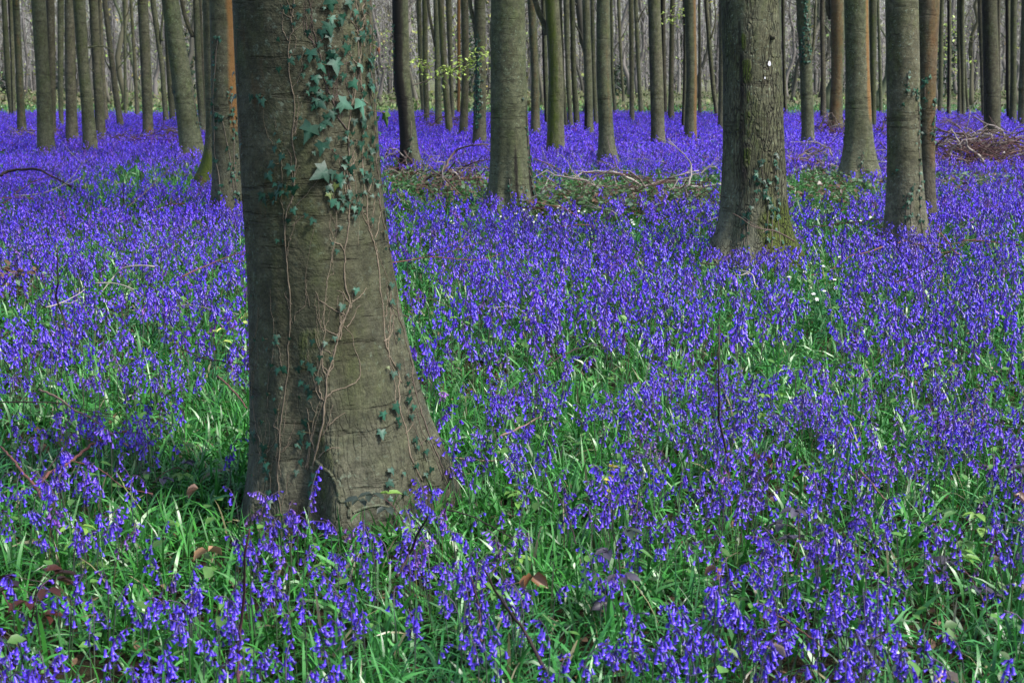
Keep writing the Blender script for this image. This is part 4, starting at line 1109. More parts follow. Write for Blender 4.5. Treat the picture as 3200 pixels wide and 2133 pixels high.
# scar ridge and root wrinkles at the foot of the foreground trunk
s = Soup()
vine_tube(s, 'main', [(987, 1440), (1010, 1462), (1035, 1480), (1050, 1510), (1060, 1545), (1063, 1562), (1085, 1565)], .008, .005, 400, (0, 0, 0), off=-.1, wig=.8)
vine_tube(s, 'main', [(1085, 1565), (1092, 1590), (1090, 1615)], .008, .01, 401, (0, 0, 0), off=.1)
vine_tube(s, 'main', [(1100, 1600), (1140, 1585), (1190, 1578), (1230, 1590)], .006, .005, 403, (0, 0, 0), off=0, wig=.6)
vine_tube(s, 'main', [(960, 1640), (972, 1560), (978, 1490), (975, 1455)], .012, .007, 404, (0, 0, .2), off=-.1)
s.build('scar_ridge', M_BARK, TRUNKS['main']['root'], loc=TRUNKS['main']['loc'])
# stub and paint mark on the furrowed beech
tr = TRUNKS['right']
p, nn = hit('right', 2412, 118)
s = Soup(); V, Fq = tube(np.array([p - nn * .03, p + nn * .012, p + nn * .03 + [0, 0, -.004]]), [.026, .02, .013], 9, .25, 3); s.add(V, Fq, (0, 0, .45)); s.build('branch_stub', M_BARKC, tr['root'], loc=tr['loc'])
M_WHITE = make_attr('white_paint', .6, .3)
def dot(px, py, w, h):
    p, nn = hit('right', px, py); a = np.linspace(0, 2 * math.pi, 15)[:-1]
    dp = depth_of(p) / F_PX; R = np.array([p + nn * .004] + [hit('right', px + w * math.cos(t) * (1 + .15 * math.sin(3 * t)), py + h * math.sin(t))[0] + nn * .003 for t in a])
    return R, np.array([[0, 1 + i, 1 + (i + 1) % 14] for i in range(14)])
s = Soup(); R, F3 = dot(2404, 199, 4.2, 8); s.add(R, F3, (.6, .6, .66)); R, F3 = dot(2390, 244, 2, 4); s.add(R, F3, (.6, .6, .62)); s.build('paint_dot', M_WHITE, tr['root'], loc=tr['loc'])
p, nn = hit('c10', 1588, 252)

# ivy on the other trunks
def side_ivy(key, label, paths, leafpx, seed, step=9, spread=6, stem_r=1.4):
    rr = np.random.default_rng(seed); t = TRUNKS[key]; dp = t['D'] / F_PX
    st, lf = Soup(), Soup()
    for j, p in enumerate(paths):
        P2 = vine_tube(st, key, p, stem_r * dp, stem_r * .7 * dp, seed + j, (.12, .10, .075), m=4, n=4, wig=.8)
        k = 0
        seglen = np.hypot(*np.diff(P2, axis=0).T).sum(); n = max(2, int(seglen / step))
        for q in range(n):
            i = rr.integers(0, len(P2)); a, b = P2[i] + rr.normal(0, spread, 2)
            pp, nn = hit(key, a, b); size = leafpx * rr.uniform(.55, 1.25) * dp
            V, F3, C = ivy_leaf_mesh(np.array((.007, .034, .018)) * rr.uniform(.6, 2.0), size, rr)
            Zv = nn + rr.normal(0, .35, 3) + [0, -.1, .2]; Zv /= np.linalg.norm(Zv)
            Yv = np.array([0, 0, 1.0]) + rr.normal(0, .5, 3); Yv -= Zv * (Yv @ Zv); Yv /= np.linalg.norm(Yv); Xv = np.cross(Yv, Zv)
            lf.add(pp + nn * (.008 + size * .15) + V[:, :1] * Xv + V[:, 1:2] * Yv + V[:, 2:] * Zv, F3, C)
    p0, _ = hit(key, *paths[0][0]); loc = tuple(float(q) for q in p0)
    root = empty('ivy', loc, label, 'ivy')
    st.build('stem', M_TWIG, root, loc=loc); lf.build('foliage', M_IVY, root, loc=loc)
side_ivy('right', 'fine ivy climbing the foot of the furrowed mossy beech', [
    [(2394, 800), (2398, 700), (2400, 630), (2392, 585), (2380, 530), (2378, 505)], [(2340, 800), (2336, 700), (2345, 640), (2370, 600), (2365, 560), (2368, 525)], [(2440, 780), (2432, 680), (2430, 600), (2424, 540), (2423, 475)], [(2330, 790), (2325, 720), (2330, 660)], [(2410, 790), (2412, 700), (2408, 640), (2395, 600), (2400, 560)]], 14, 500, step=16, spread=4)
side_ivy('t18', 'thin ivy dotting the left side and foot of the orange-streaked beech', [[(690, 640), (684, 560), (672, 480), (668, 400), (664, 300), (672, 200), (680, 120)], [(735, 620), (726, 540), (716, 470), (700, 400), (690, 360), (660, 345)], [(738, 600), (735, 480), (732, 400), (724, 320), (718, 280)], [(676, 130), (680, 118)]], 11, 520, step=11, spread=5)
side_ivy('f8', 'ivy running up the right edge of the large smooth grey beech', [[(2884, 735), (2876, 640), (2874, 540), (2868, 440), (2868, 380), (2866, 320), (2864, 280)], [(2850, 730), (2848, 660), (2852, 600), (2850, 580)], [(2838, 730), (2832, 660), (2838, 600)], [(2836, 300), (2838, 260), (2836, 225)], [(2826, 325), (2820, 322)], [(2798, 540), (2802, 532)]], 10, 540, step=8, spread=4)
side_ivy('f9', 'ivy tuft and trailing leaves on the dark brown beech behind the smooth grey one', [[(2920, 440), (2918, 380), (2920, 340), (2919, 305)], [(2895, 420), (2910, 410), (2920, 415)], [(2893, 250), (2890, 270), (2892, 320)], [(2880, 250), (2895, 242), (2902, 252)]], 11, 560, step=5, spread=5)
side_ivy('c10', 'ivy at the right foot of the stout centre beech', [[(1672, 640), (1664, 580), (1656, 520), (1652, 440), (1646, 360)], [(1632, 630), (1634, 580)], [(1636, 312), (1634, 300)], [(1600, 640), (1596, 600), (1592, 560)]], 8, 580, step=7, spread=4)
side_ivy('f5', 'small ivy sprays on the foot of the thick orange-streaked beech', [[(2692, 540), (2694, 500), (2697, 480)], [(2640, 470), (2638, 440), (2640, 420)]], 7, 590, step=7, spread=3)
side_ivy('c1', 'ivy speckling the left edge and foot of the blackened beech', [[(1270, 500), (1276, 480), (1284, 450), (1286, 380)], [(1230, 330), (1229, 200), (1228, 110), (1227, 60)]], 7, 600, step=6, spread=3)
side_ivy('t14', 'ivy specks along the right edge of the leaning olive-grey beech', [[(619, 390), (612, 350), (606, 315), (598, 270)], [(538, 300), (536, 270)]], 8, 610, step=7, spread=4)
for i, (lab, *_rest) in enumerate(T):
    if lab.startswith('pale beech with dark ivy'):
        side_ivy('s%d' % i, 'dark ivy sheet on the pale beech just left of the stout centre beech', [[(1490, 400), (1494, 330), (1492, 260), (1494, 180), (1490, 120)], [(1498, 360), (1498, 280), (1500, 200)], [(1488, 380), (1488, 300), (1490, 200)]], 7, 620, step=2.2, spread=4)
    if lab.startswith('beech with ivy down its middle'):
        side_ivy('s%d' % i, 'ivy down the upper middle of the beech right of the furrowed one', [[(2512, 190), (2515, 120), (2520, 60), (2518, -10)], [(2528, 190), (2526, 120), (2524, 60), (2516, 0)], [(2503, 190), (2506, 150), (2510, 110)]], 7, 640, step=2.5, spread=4)

# ------------------------------------------------------------------ fallen branches
PALE = (.30, .27, .24); MID = (.09, .062, .052); RED = (.13, .055, .045); DARK = (.028, .018, .017); WHITE = (.45, .42, .40)
def branch(label, pts, dia, col, D=None, z=.2, name='fallen_branch', cat='branch', side=4, taper=.35, zs=None, seed=0):
    """pts in photo pixels, dia in pixels; lies at height z on the plants, or stands in the plane at distance D"""
    rr = np.random.default_rng(int(pts[0][0] * 7 + pts[0][1]) + seed)
    if D is None: P = [on_z(x, y, z if zs is None else zs[i]) for i, (x, y) in enumerate(pts)]
    else:
        Db = float(on_z(pts[0][0], D, .1)[1])
        P = [on_y(x, y, Db + .12 * math.sin(i * 1.3)) for i, (x, y) in enumerate(pts)]
    P = smooth_path(P, 5); L = len(P)
    dp = depth_of(P[0]) / F_PX; r0 = dia * dp / 2
    P = P + rr.normal(0, r0 * .35, P.shape)
    s = Soup()
    V, Fq = tube(P, np.linspace(r0, r0 * taper, L) * (1.7 if D is not None else 1.05), 7, .25, 1); s.add(V, Fq, col)
    tot = np.linalg.norm(P[-1] - P[0])
    for q in range(side):
        i = rr.integers(L // 4, L - 1); d = P[min(i + 1, L - 1)] - P[i - 1]; d /= np.linalg.norm(d) + 1e-9
        d = d + rr.normal(0, .5, 3); d[2] += .15; d /= np.linalg.norm(d)
        l = tot * rr.uniform(.12, .3); Q = [P[i]]
        for k in range(4): d = d + rr.normal(0, .2, 3); d /= np.linalg.norm(d); Q.append(Q[-1] + d * l / 4)
        Q = np.array(Q); Q[:, 2] = np.maximum(Q[:, 2], .06)
        V, Fq = tube(Q, np.linspace(r0 * .5, r0 * .2, 5), 5); s.add(V, Fq, np.array(col) * .9)
    loc = tuple(float(q) for q in P[0])
    return tag(s.build(name, M_TWIG, loc=loc), label, cat)
BR = [
 ('arching bare branch touching the left side of the stout centre beech, uppermost', [(1305, 594), (1323, 567), (1348, 548), (1372, 545), (1390, 527), (1404, 500), (1421, 473), (1448, 460), (1488, 453), (1529, 454)], 7, MID, 600, 3),
 ('second arched branch below the uppermost one left of the stout centre beech', [(1363, 594), (1408, 562), (1430, 536), (1457, 518), (1493, 504), (1529, 498)], 5, DARK, 600, 4),
 ('short pale crooked stick in the brushwood left of the stout centre beech', [(1479, 594), (1457, 585), (1441, 569), (1430, 547), (1412, 531)], 6, PALE, 610, 2),
 ('thin hooked twig against the left foot of the stout centre beech', [(1493, 594), (1497, 553), (1517, 531)], 3, DARK, 605, 2),
 ('long arching grey branch between the stout centre beech and the furrowed beech', [(2086, 607), (2037, 598), (2010, 585), (1970, 558), (1925, 540), (1867, 536), (1823, 540), (1796, 556)], 6, PALE, 620, 4),
 ('straight grey branch rising right from the middle brushwood', [(1956, 594), (2014, 583), (2077, 562), (2121, 547), (2184, 533)], 5.5, PALE, 615, 4),
 ('level grey branch reaching the left side of the furrowed beech', [(2010, 588), (2068, 569), (2139, 567), (2220, 569)], 5, MID, 620, 4),
 ('white twisting S-shaped branch hanging down before the furrowed beech', [(2137, 665), (2141, 643), (2146, 612), (2141, 589), (2153, 576), (2159, 545), (2159, 513), (2139, 484), (2112, 460), (2086, 431)], 5, PALE, 668, 4),
 ('slim stick pointing left beneath the S-shaped white branch', [(2255, 576), (2202, 583), (2148, 580)], 5, PALE, 630, 1),
 ('dark twig sloping down right from the stout centre beech, upper of two', [(1774, 549), (1725, 518), (1667, 495)], 4, MID, 590, 3),
 ('dark twig sloping down right from the stout centre beech, lower of two', [(1779, 598), (1725, 567), (1671, 529)], 4, MID, 612, 3),
 ('long curved branch arching across the bluebells at the left edge', [(0, 547), (27, 536), (98, 527), (147, 542), (196, 569), (241, 594), (272, 623)], 6, DARK, 640, 3),
 ('low twig between the pale thick beech and the leaning olive beech', [(237, 480), (268, 491), (312, 500), (353, 493)], 3.5, MID, 515, 3),
 ('short twig rising beyond the low twig on the left', [(384, 504), (344, 484), (312, 473)], 3, DARK, 512, 2),
 ('upright dark twig in the bluebells left of the orange-streaked beech', [(362, 683), (379, 661), (386, 616), (384, 567)], 3, DARK, 690, 2),
 ('sloping dark stick left of the orange-streaked beech', [(437, 672), (504, 649), (562, 620)], 4, MID, 685, 3),
 ('thin stick pointing at the foot of the foreground trunk from upper left', [(629, 702), (565, 665)], 3.5, MID, 715, 1),
 ('thin branch leaning on the foot of the thick orange-streaked beech at right', [(2623, 545), (2668, 522), (2712, 504), (2770, 507)], 4.5, PALE, 556, 2),
 ('bleached white broken branch left of the thick orange-streaked beech', [(2498, 527), (2534, 511), (2596, 513), (2619, 495)], 7, WHITE, 535, 4),
 ('tall pale crooked branch in front of the big heap of brushwood', [(2985, 518), (3005, 491), (2998, 446), (2971, 402)], 6, PALE, 525, 3),
 ('whitish branch sloping down right over the big heap of brushwood', [(3092, 531), (3061, 487), (3025, 460), (3020, 440)], 6, PALE, 535, 2),
 ('white forked stick at the right of the big heap of brushwood', [(3096, 522), (3123, 500), (3139, 473)], 7, WHITE, 530, 2),
 ('pale stick at the left of the big heap of brushwood', [(3000, 548), (2960, 533), (2930, 527), (2922, 505)], 6, PALE, 550, 3),
]
for lab, pts, dia, col, by, side in BR: branch(lab, pts, dia, col, D=by, side=side)
FG = [
 ('reddish thick twig arching up right in the left foreground', [(114, 1512), (159, 1475), (212, 1449), (255, 1412), (303, 1380), (340, 1358), (396, 1345)], 12, RED, .2, 0),
 ('reddish twig sloping down right at the left edge of the foreground', [(133, 1552), (101, 1507), (69, 1475), (32, 1427), (0, 1396)], 11, RED, .2, 0),
 ('thin dark arched twig crossing the thick reddish twig', [(117, 1512), (170, 1438), (223, 1380), (276, 1369), (330, 1385)], 5, DARK, .24, 0),
 ('thin reddish runner trailing right from the thick reddish twig', [(228, 1441), (297, 1459), (340, 1486), (388, 1523), (478, 1542)], 5, RED, .2, 1),
 ('pale brown branch sloping down through the grass left of the foreground trunk', [(121, 1216), (179, 1242), (232, 1280), (286, 1307), (321, 1334), (402, 1392)], 7, (.16, .10, .075), .24, 1),
 ('straight dark stem lying level at the left edge in the grass', [(0, 1256), (89, 1256), (188, 1260), (260, 1280), (357, 1296)], 4.5, DARK, .22, 0),
 ('dark bramble runner touching the left side of the foreground trunk', [(563, 1084), (621, 1115), (690, 1128), (765, 1140)], 4.5, DARK, .28, 1),
 ('reddish stick reaching the foreground trunk from the left, lower one', [(680, 1175), (715, 1205), (745, 1240), (770, 1275)], 6, RED, .25, 0),
 ('dark slanting twig amid the bluebells right of centre', [(1810, 1086), (1757, 1111), (1703, 1145), (1657, 1172)], 5, DARK, .26, 1),
 ('brown stick poking up right in the middle of the bluebells', [(1565, 1362), (1600, 1346), (1661, 1318), (1722, 1283)], 8, (.16, .11, .085), .22, 0),
 ('level brown twig beside the right root of the foreground trunk', [(1374, 1434), (1420, 1432), (1500, 1437), (1585, 1440)], 7, (.16, .12, .095), .14, 1),
 ('slender dark stem crossing the lower bluebells right of centre', [(1799, 1698), (1783, 1637), (1754, 1570), (1719, 1500), (1690, 1440)], 5, DARK, .26, 0),
 ('slender dark twig sloping right below the foreground trunk', [(1400, 1592), (1473, 1612), (1537, 1644), (1598, 1679)], 5, DARK, .25, 0),
 ('reddish twig lying in the lower right foreground', [(2400, 1903), (2456, 1938), (2517, 1980), (2573, 2022)], 7, RED, .2, 1),
 ('speckled brown twig dropping right in the bluebells at right', [(2685, 1465), (2718, 1503), (2760, 1554), (2800, 1580)], 7, (.14, .085, .06), .22, 0),
 ('long thin arched bramble runner over the flowers at far right', [(2830, 1075), (2910, 1066), (2993, 1088), (3060, 1130), (3115, 1184)], 3.5, DARK, .32, 0),
 ('pale thin straw-coloured stem slanting in the left foreground', [(360, 1470), (400, 1535), (440, 1590)], 5, (.16, .24, .06), .2, 0),
]
for lab, pts, dia, col, z, side in FG: branch(lab, pts, dia, col, z=z, side=side, name='twig', cat='twig', taper=.6)
UPR = [
 ('tall upright bare twig standing in the bluebells near the left edge', [(223, 1080), (196, 986), (176, 932), (181, 879), (179, 776)], 4, DARK, 1130),
 ('tall upright dark stem among the bluebells right of centre', [(2279, 1497), (2273, 1428), (2250, 1325), (2245, 1230), (2247, 1100), (2247, 1015)], 5, DARK, 1560),
 ('dark upright stem rising from the bottom edge below the foreground trunk', [(745, 2133), (748, 2000), (762, 1850), (765, 1740), (780, 1650)], 7, (.06, .022, .03), 2140),
 ('dark leaning stem left of centre in the near foreground', [(1240, 1800), (1275, 1740), (1310, 1660), (1340, 1610)], 7, DARK, 1900),
 ('dark bramble cane slanting in the lower centre foreground', [(1700, 2090), (1642, 1978), (1585, 1902), (1543, 1835), (1515, 1778)], 7, DARK, 2120),
 ('thin purple cane rising in the lower centre foreground', [(1504, 2000), (1500, 1940), (1490, 1870), (1470, 1800)], 5, (.10, .045, .07), 2090),
 ('thin straight brown cane among the grass of the lower right', [(3040, 1330), (3035, 1270), (3000, 1200)], 3.5, MID, 1400),
]
for lab, pts, dia, col, by in UPR: branch(lab, pts, dia, col, D=by, side=1, name='twig', cat='twig', taper=.5)

sr = np.random.default_rng(808)
for q in range(64):
    px, py = [(sr.uniform(-20, 740), sr.uniform(440, 760)), (sr.uniform(1180, 2230), sr.uniform(490, 720)), (sr.uniform(2430, 3200), sr.uniform(470, 800)), (sr.uniform(0, 3200), sr.uniform(800, 1020))][q % 4]
    b = on_z(px, py, .25); D_ = float(b[1]); L_ = sr.uniform(.35, 1.1) * (1 if D_ > 9 else .6); a_ = sr.normal(0, .5) + (math.pi if sr.random() < .5 else 0); el_ = sr.uniform(-.1, .5)
    d_ = np.array([math.cos(a_), math.sin(a_), el_]); P_ = [b + [0, 0, sr.uniform(-.05, .06)]]
    for k in range(6): d_ = d_ + sr.normal(0, .16, 3) + [0, 0, -.05]; P_.append(P_[-1] + d_ / np.linalg.norm(d_) * L_ / 6)
    P_ = np.array(P_); P_[:, 2] = np.clip(P_[:, 2], .08, .8); P_ = smooth_path(P_, 3); r0 = sr.uniform(.003, .0075) * (1 if D_ > 9 else .6); c_0 = [DARK, MID, PALE, RED][sr.integers(4)]
    S_t = Soup(); V, Fq = tube(P_, np.linspace(r0, r0 * .4, len(P_)), 6, .25, q); S_t.add(V, Fq, c_0)
    for w_ in range(2):
        i_ = sr.integers(5, len(P_) - 3); e_ = P_[i_ + 1] - P_[i_ - 1]; e_ = e_ / np.linalg.norm(e_) + sr.normal(0, .6, 3); V, Fq = tube(np.array([P_[i_], P_[i_] + e_ * L_ * .12, P_[i_] + e_ * L_ * .22 + [0, 0, .02]]), np.linspace(r0 * .5, r0 * .25, 3), 4); S_t.add(V, Fq, c_0)
    tag(S_t.build('stick', M_TWIG, loc=tuple(float(v) for v in P_[0])), 'thin dead stick resting on the bluebells', 'stick', 'thin dead sticks scattered over the bluebells')

def brush_pile(label, x0, x1, ybase, ytop, n, cols, depth=1.2, seed=0, tw=3.0):
    rr = np.random.default_rng(seed); s = Soup(); D = float(on_z((x0 + x1) / 2, ybase, .1)[1]); dp = D / F_PX
    xa, xb = on_y(x0, ybase, D)[0], on_y(x1, ybase, D)[0]; H = max(.25, on_y(x0, ytop, D)[2])
    for i in range(n):
        u = rr.beta(1.6, 1.6); x = xa + (xb - xa) * u; hh = H * (1 - (2 * u - 1) ** 2 * .75)
        p = np.array([x, D + rr.normal(0, depth * .4), rr.random() ** 1.3 * hh]); a = rr.normal(0, .7) + (math.pi if rr.random() < .5 else 0); el = rr.normal(.05, .35)
        d = np.array([math.cos(a) * math.cos(el), math.sin(a) * math.cos(el), math.sin(el)]); l = rr.uniform(.3, 1.3) * min(1.0, (xb - xa) / 2)
        Q = [p - d * l / 2]
        for k in range(5): d = d + rr.normal(0, .2, 3); d /= np.linalg.norm(d); Q.append(Q[-1] + d * l / 5)
        Q = np.array(Q); Q[:, 2] = np.clip(Q[:, 2], .02, hh * 1.25)
        r0 = rr.uniform(.3, 1.0) * tw * dp / 2
        V, Fq = tube(Q, np.linspace(r0, r0 * .4, 6), 4, cap=False); s.add(V, Fq, np.array(cols[rr.integers(len(cols))]) * rr.uniform(.6, 1.3))
    for i in range(max(5, n // 28)):
        u = rr.random(); x = xa + (xb - xa) * u; sg = rr.choice([-1, 1]); l = rr.uniform(.8, 2.2) * min(1.0, (xb - xa) / 2.2); hh = H * rr.uniform(.6, 1.5)
        t_ = np.linspace(0, 1, 12); P = np.stack([x + sg * l * (t_ - .5), D + rr.normal(0, depth * .3) + rr.normal(0, .3) * t_, .05 + hh * np.sin(math.pi * np.clip(t_ * rr.uniform(.6, 1.0), 0, 1))], -1)
        P[1:-1] += rr.normal(0, .025, (10, 3)); r0 = rr.uniform(1.2, 2.1) * tw * dp / 2
        c0 = np.array([(.12, .095, .08), (.055, .036, .03), (.075, .05, .04), (.20, .175, .16)][rr.integers(4)])
        V, Fq = tube(P, np.linspace(r0, r0 * .35, 12), 6, .2, i); s.add(V, Fq, c0)
        for q in range(4):
            k = rr.integers(3, 11); d = np.array([sg * .7, rr.normal(0, .4), rr.uniform(-.1, .8)]); Q = [P[k]]
            for j in range(5): d = d + rr.normal(0, .25, 3); Q.append(Q[-1] + d / np.linalg.norm(d) * l * .07)
            V, Fq = tube(np.array(Q), np.linspace(r0 * .45, r0 * .2, 6), 4, cap=False); s.add(V, Fq, c0)
    loc = (float((xa + xb) / 2), D, 0.0)
    tag(s.build('brush_pile', M_TWIG, loc=loc), label, 'brushwood')
BRN = [(.060, .026, .028), (.085, .036, .038), (.085, .044, .04), (.04, .022, .02), (.13, .09, .085)]
brush_pile('big heap of reddish brushwood at the right around the straight dark beech', 2885, 3240, 520, 446, 760, BRN, 2.4, 1, 4.2)
brush_pile('heap of dead twigs beneath the brown banded beech', 2548, 2640, 440, 388, 260, BRN, 1.2, 2, 3)
brush_pile('small heap of twigs between the orange-streaked and smooth grey beeches', 2728, 2785, 440, 395, 160, BRN, 1.0, 3, 3)
brush_pile('loose twigs at the foot of the thick orange-streaked beech', 2740, 2830, 545, 490, 90, BRN, 1.0, 4, 3)
brush_pile('tangle of twigs and stalks left of the stout centre beech', 1330, 1530, 605, 535, 120, BRN, 1.6, 5, 4)
brush_pile('wide low tangle of brushwood between the centre and furrowed beeches', 1690, 2250, 632, 568, 190, BRN, 2.0, 6, 3.6)
brush_pile('low litter of twigs behind the pale thick beech on the left', 0, 250, 446, 418, 240, BRN, 2.5, 7, 2.6)
brush_pile('low spread of brushwood left of the leaning olive-grey beech', 330, 580, 470, 425, 300, BRN + [(.22, .18, .15)], 3, 8, 2.6)
brush_pile('thin twiggy scrub standing in the right-hand gap', 2925, 3050, 430, 352, 170, BRN, 2.5, 9, 2.0)
brush_pile('scatter of sticks at the foot of the blackened beech', 1190, 1330, 545, 512, 70, BRN + [(.24, .2, .17)], 1.6, 10, 4)
brush_pile('low brown twigs between blackened beech and the green bending one', 1310, 1460, 412, 372, 160, BRN, 3, 11, 2.4)
brush_pile('pale sticks strewn left of the thick orange-streaked beech', 2440, 2640, 535, 490, 80, [(.35, .31, .3), (.2, .16, .14), (.1, .06, .05)], 1.6, 12, 4)

# ------------------------------------------------------------------ leafy things
def simple_leaf(p, axis, size, col, rr, fold=.3, w=.55):
    """ovate leaf from p along axis"""
    axis = axis / np.linalg.norm(axis); side = np.cross(axis, [0, 0, 1.0]) + rr.normal(0, .25, 3); side -= axis * (side @ axis); side /= np.linalg.norm(side) + 1e-9
    up = np.cross(side, axis)
    t = np.array([0, .18, .42, .7, .9, 1.0]); wd = np.array([0, .72, 1, .78, .36, 0]) * w * .5
    wd = wd * (1 + .12 * np.array([0, 1, -1, 1, -1, 0]))
    mid = p + axis * t[:, None] * size - up * (t[:, None] ** 2) * size * .22
    l = mid + side * wd[:, None] * size + up * wd[:, None] * size * fold * 2; r_ = mid - side * wd[:, None] * size + up * wd[:, None] * size * fold * 2
    V = np.concatenate([mid, l[1:-1], r_[1:-1]])
    n = 6; F4, F3 = [], []
    for s0, sg in ((6, 1), (10, -1)):
        F3.append([0, 1, s0][::sg]); 
        for i in range(3): F4.append([i + 1, i + 2, s0 + i + 1, s0 + i][::sg])
        F3.append([4, 5, s0 + 3][::sg])
    C = np.tile(np.array(col) * rr.uniform(.75, 1.3), (len(V), 1)); C[:6] *= 1.12
    return V, [np.array(F4), np.array(F3)], C
def bramble(label, px, py, h, n, lcols, seed, z0=0, size=.035, name='bramble', cat='bramble', stemcol=(.06, .03, .03), leaflets=3, spread=1.0):
    rr = np.random.default_rng(seed); b = on_z(px, py, 0.0); base = np.array([b[0], b[1], float(ground_h(b[0], b[1]))])
    root = empty(name, tuple(base), label, cat)
    a0 = rr.random() * 6.28; d = np.array([math.cos(a0) * .5 * spread, math.sin(a0) * .3, 1.0]); d /= np.linalg.norm(d)
    P = [base - [0, 0, .03]]
    for i in range(8): d = d + rr.normal(0, .14, 3) + np.array([0, 0, -.06 * i * spread]); d /= np.linalg.norm(d); P.append(P[-1] + d * h / 7)
    P = smooth_path(P, 3); s = Soup(); V, Fq = tube(P, np.linspace(.0028, .0014, len(P)), 6, .2, seed); s.add(V, Fq, stemcol); s.build('stem', M_TWIG, root, loc=base)
    for q in range(n):
        i = int(len(P) * (.35 + .64 * q / max(n - 1, 1))); i = min(i, len(P) - 1); az = rr.random() * 6.28
        out = np.array([math.cos(az), math.sin(az), rr.uniform(.1, .6)]); out /= np.linalg.norm(out)
        tip = P[i] + out * size * rr.uniform(.6, 1.3); s = Soup(); V, Fq = tube(np.array([P[i], tip]), .0009, 4, cap=False); s.add(V, Fq, stemcol)
        col = lcols[rr.integers(len(lcols))]
        for k in range(leaflets):
            ang = (k - (leaflets - 1) / 2) * 1.1; ax = rot(np.array([0, 0, 1.0]), ang) @ (out * [1, 1, .4] + [0, 0, -.15])
            s.add(*simple_leaf(tip, ax, size * rr.uniform(.85, 1.25), col, rr))
        s.build('leaf', M_LEAF, root, loc=base)
GRN = [(.10, .22, .04), (.14, .26, .05), (.07, .17, .045)]; DRK = [(.05, .045, .07), (.06, .055, .075), (.035, .05, .04)]; YEL = [(.30, .40, .08), (.25, .38, .07)]
BRAM = [
 ('fresh green bramble shoot left of centre just below the foreground trunk', 1330, 1790, .34, 6, GRN + DRK, 1, .045), ('green bramble shoot with a dark stem at the lower centre', 1500, 1960, .34, 7, GRN, 2, .038),
 ('dusky purple-leaved bramble at the lower centre right', 1950, 1980, .3, 4, DRK, 3, .05), ('dusky bramble leaves at the lower right centre of the grass', 2430, 1900, .3, 5, DRK, 4, .05),
 ('bramble with blue-grey leaves in the bottom right foreground', 2620, 2120, .26, 4, DRK, 5, .055), ('bramble with drooping dark leaves at the right edge', 3150, 1600, .36, 5, DRK + GRN, 6, .055),
 ('small green bramble left of the foreground trunk base', 640, 1560, .3, 5, DRK + GRN, 7, .045), ('bramble sprig in the grass left of the foreground trunk, mid height', 640, 1190, .34, 5, GRN + YEL, 8, .038),
 ('bramble in the flowers right of centre beside the dark slanting twig', 1770, 1160, .32, 4, DRK + GRN, 9, .035), ('bramble at the far right above the long arched runner', 2790, 1240, .38, 6, GRN + DRK, 10, .04),
 ('yellow-green bramble tip in the flowers near the left edge', 60, 1060, .3, 4, YEL + GRN, 11, .035), ('small fresh bramble beside the tall upright dark stem', 2310, 1440, .34, 5, GRN, 12, .035),
 ('broad-leaved green shoot in the lower right grass', 2960, 1840, .28, 6, GRN, 13, .04), ('fresh green shoot at the bottom centre edge', 1820, 2200, .28, 6, GRN, 14, .035),
 ('bramble near the bottom left, above the withered leaves', 300, 1800, .3, 4, GRN, 15, .04), ('green sprig in the middle of the lower flowers', 1620, 1700, .3, 5, GRN, 16, .032),
 ('small yellow-green sprig right of centre near the middle band', 1925, 1100, .3, 4, YEL, 17, .032), ('green bramble at the right edge of the lower grass', 3130, 1960, .3, 6, GRN + DRK, 18, .045),
]
for (lab, px, py, h, n, cols, sd_, size) in BRAM: bramble(lab, px, py, h, n, cols, sd_, size=size)
bramble('lime-green beech seedling glowing in the bluebells left of the foreground trunk', 655, 1150, .47, 11, [(.50, .60, .16), (.42, .55, .13)], 31, size=.046, name='beech_seedling', cat='seedling', leaflets=1, spread=.4)
bramble('withered red-brown leaves on a twig in the bottom left corner', 70, 2010, .34, 8, [(.045, .014, .010), (.025, .012, .010), (.09, .028, .016)], 32, size=.055, name='withered_sprig', cat='twig', leaflets=2)
bramble('second withered dark brown sprig at the left edge above the corner one', 90, 1960, .40, 5, [(.06, .022, .018), (.03, .014, .013)], 33, size=.05, name='withered_sprig', cat='twig', leaflets=1)
# lime beech twig between the far trunks
def lime_twig(label, key_y, paths, n, seed, spread, size, attach=None):
    rr = np.random.default_rng(seed); D = float(on_z(1400, key_y, .2)[1]); s = Soup(); L = Soup(); dp = D / F_PX
    for p in paths:
        P = smooth_path([on_y(x, y, D + .25 * math.sin(x * .02)) for x, y in p], 5); V, Fq = tube(P, np.linspace(2.2 * dp, .5 * dp, len(P)), 5); s.add(V, Fq, (.12, .10, .08))
        for q in range(n):
            i = rr.integers(len(P) // 4, len(P)); p0 = P[i] + rr.normal(0, spread, 3) * [1, 1, .55]
            L.add(*simple_leaf(p0, rr.normal(0, 1, 3) * [1, 1, .5], size * rr.uniform(.7, 1.3), (.34, .46, .10), rr))
    p0 = on_y(*paths[0][0], D); root = empty('beech_twig', tuple(float(q) for q in p0), label, 'branch'); s.build('stem', M_TWIG, root, loc=p0); L.build('foliage', M_LEAF, root, loc=p0)
lime_twig('low twig of fresh lime-green beech leaves reaching right from the blackened beech', 518, [[(1290, 267), (1330, 255), (1365, 238), (1400, 232), (1450, 215), (1500, 190)], [(1350, 245), (1340, 215), (1310, 195), (1290, 198)], [(1400, 232), (1440, 205), (1480, 180), (1512, 172)], [(1365, 238), (1420, 212), (1470, 205)]], 46, 3, .10, .07)
lime_twig('small spray of lime leaves hanging high right of the dark olive beech', 400, [[(2076, 60), (2100, 50), (2130, 58)], [(2090, 40), (2110, 62)]], 30, 4, .2, .10)
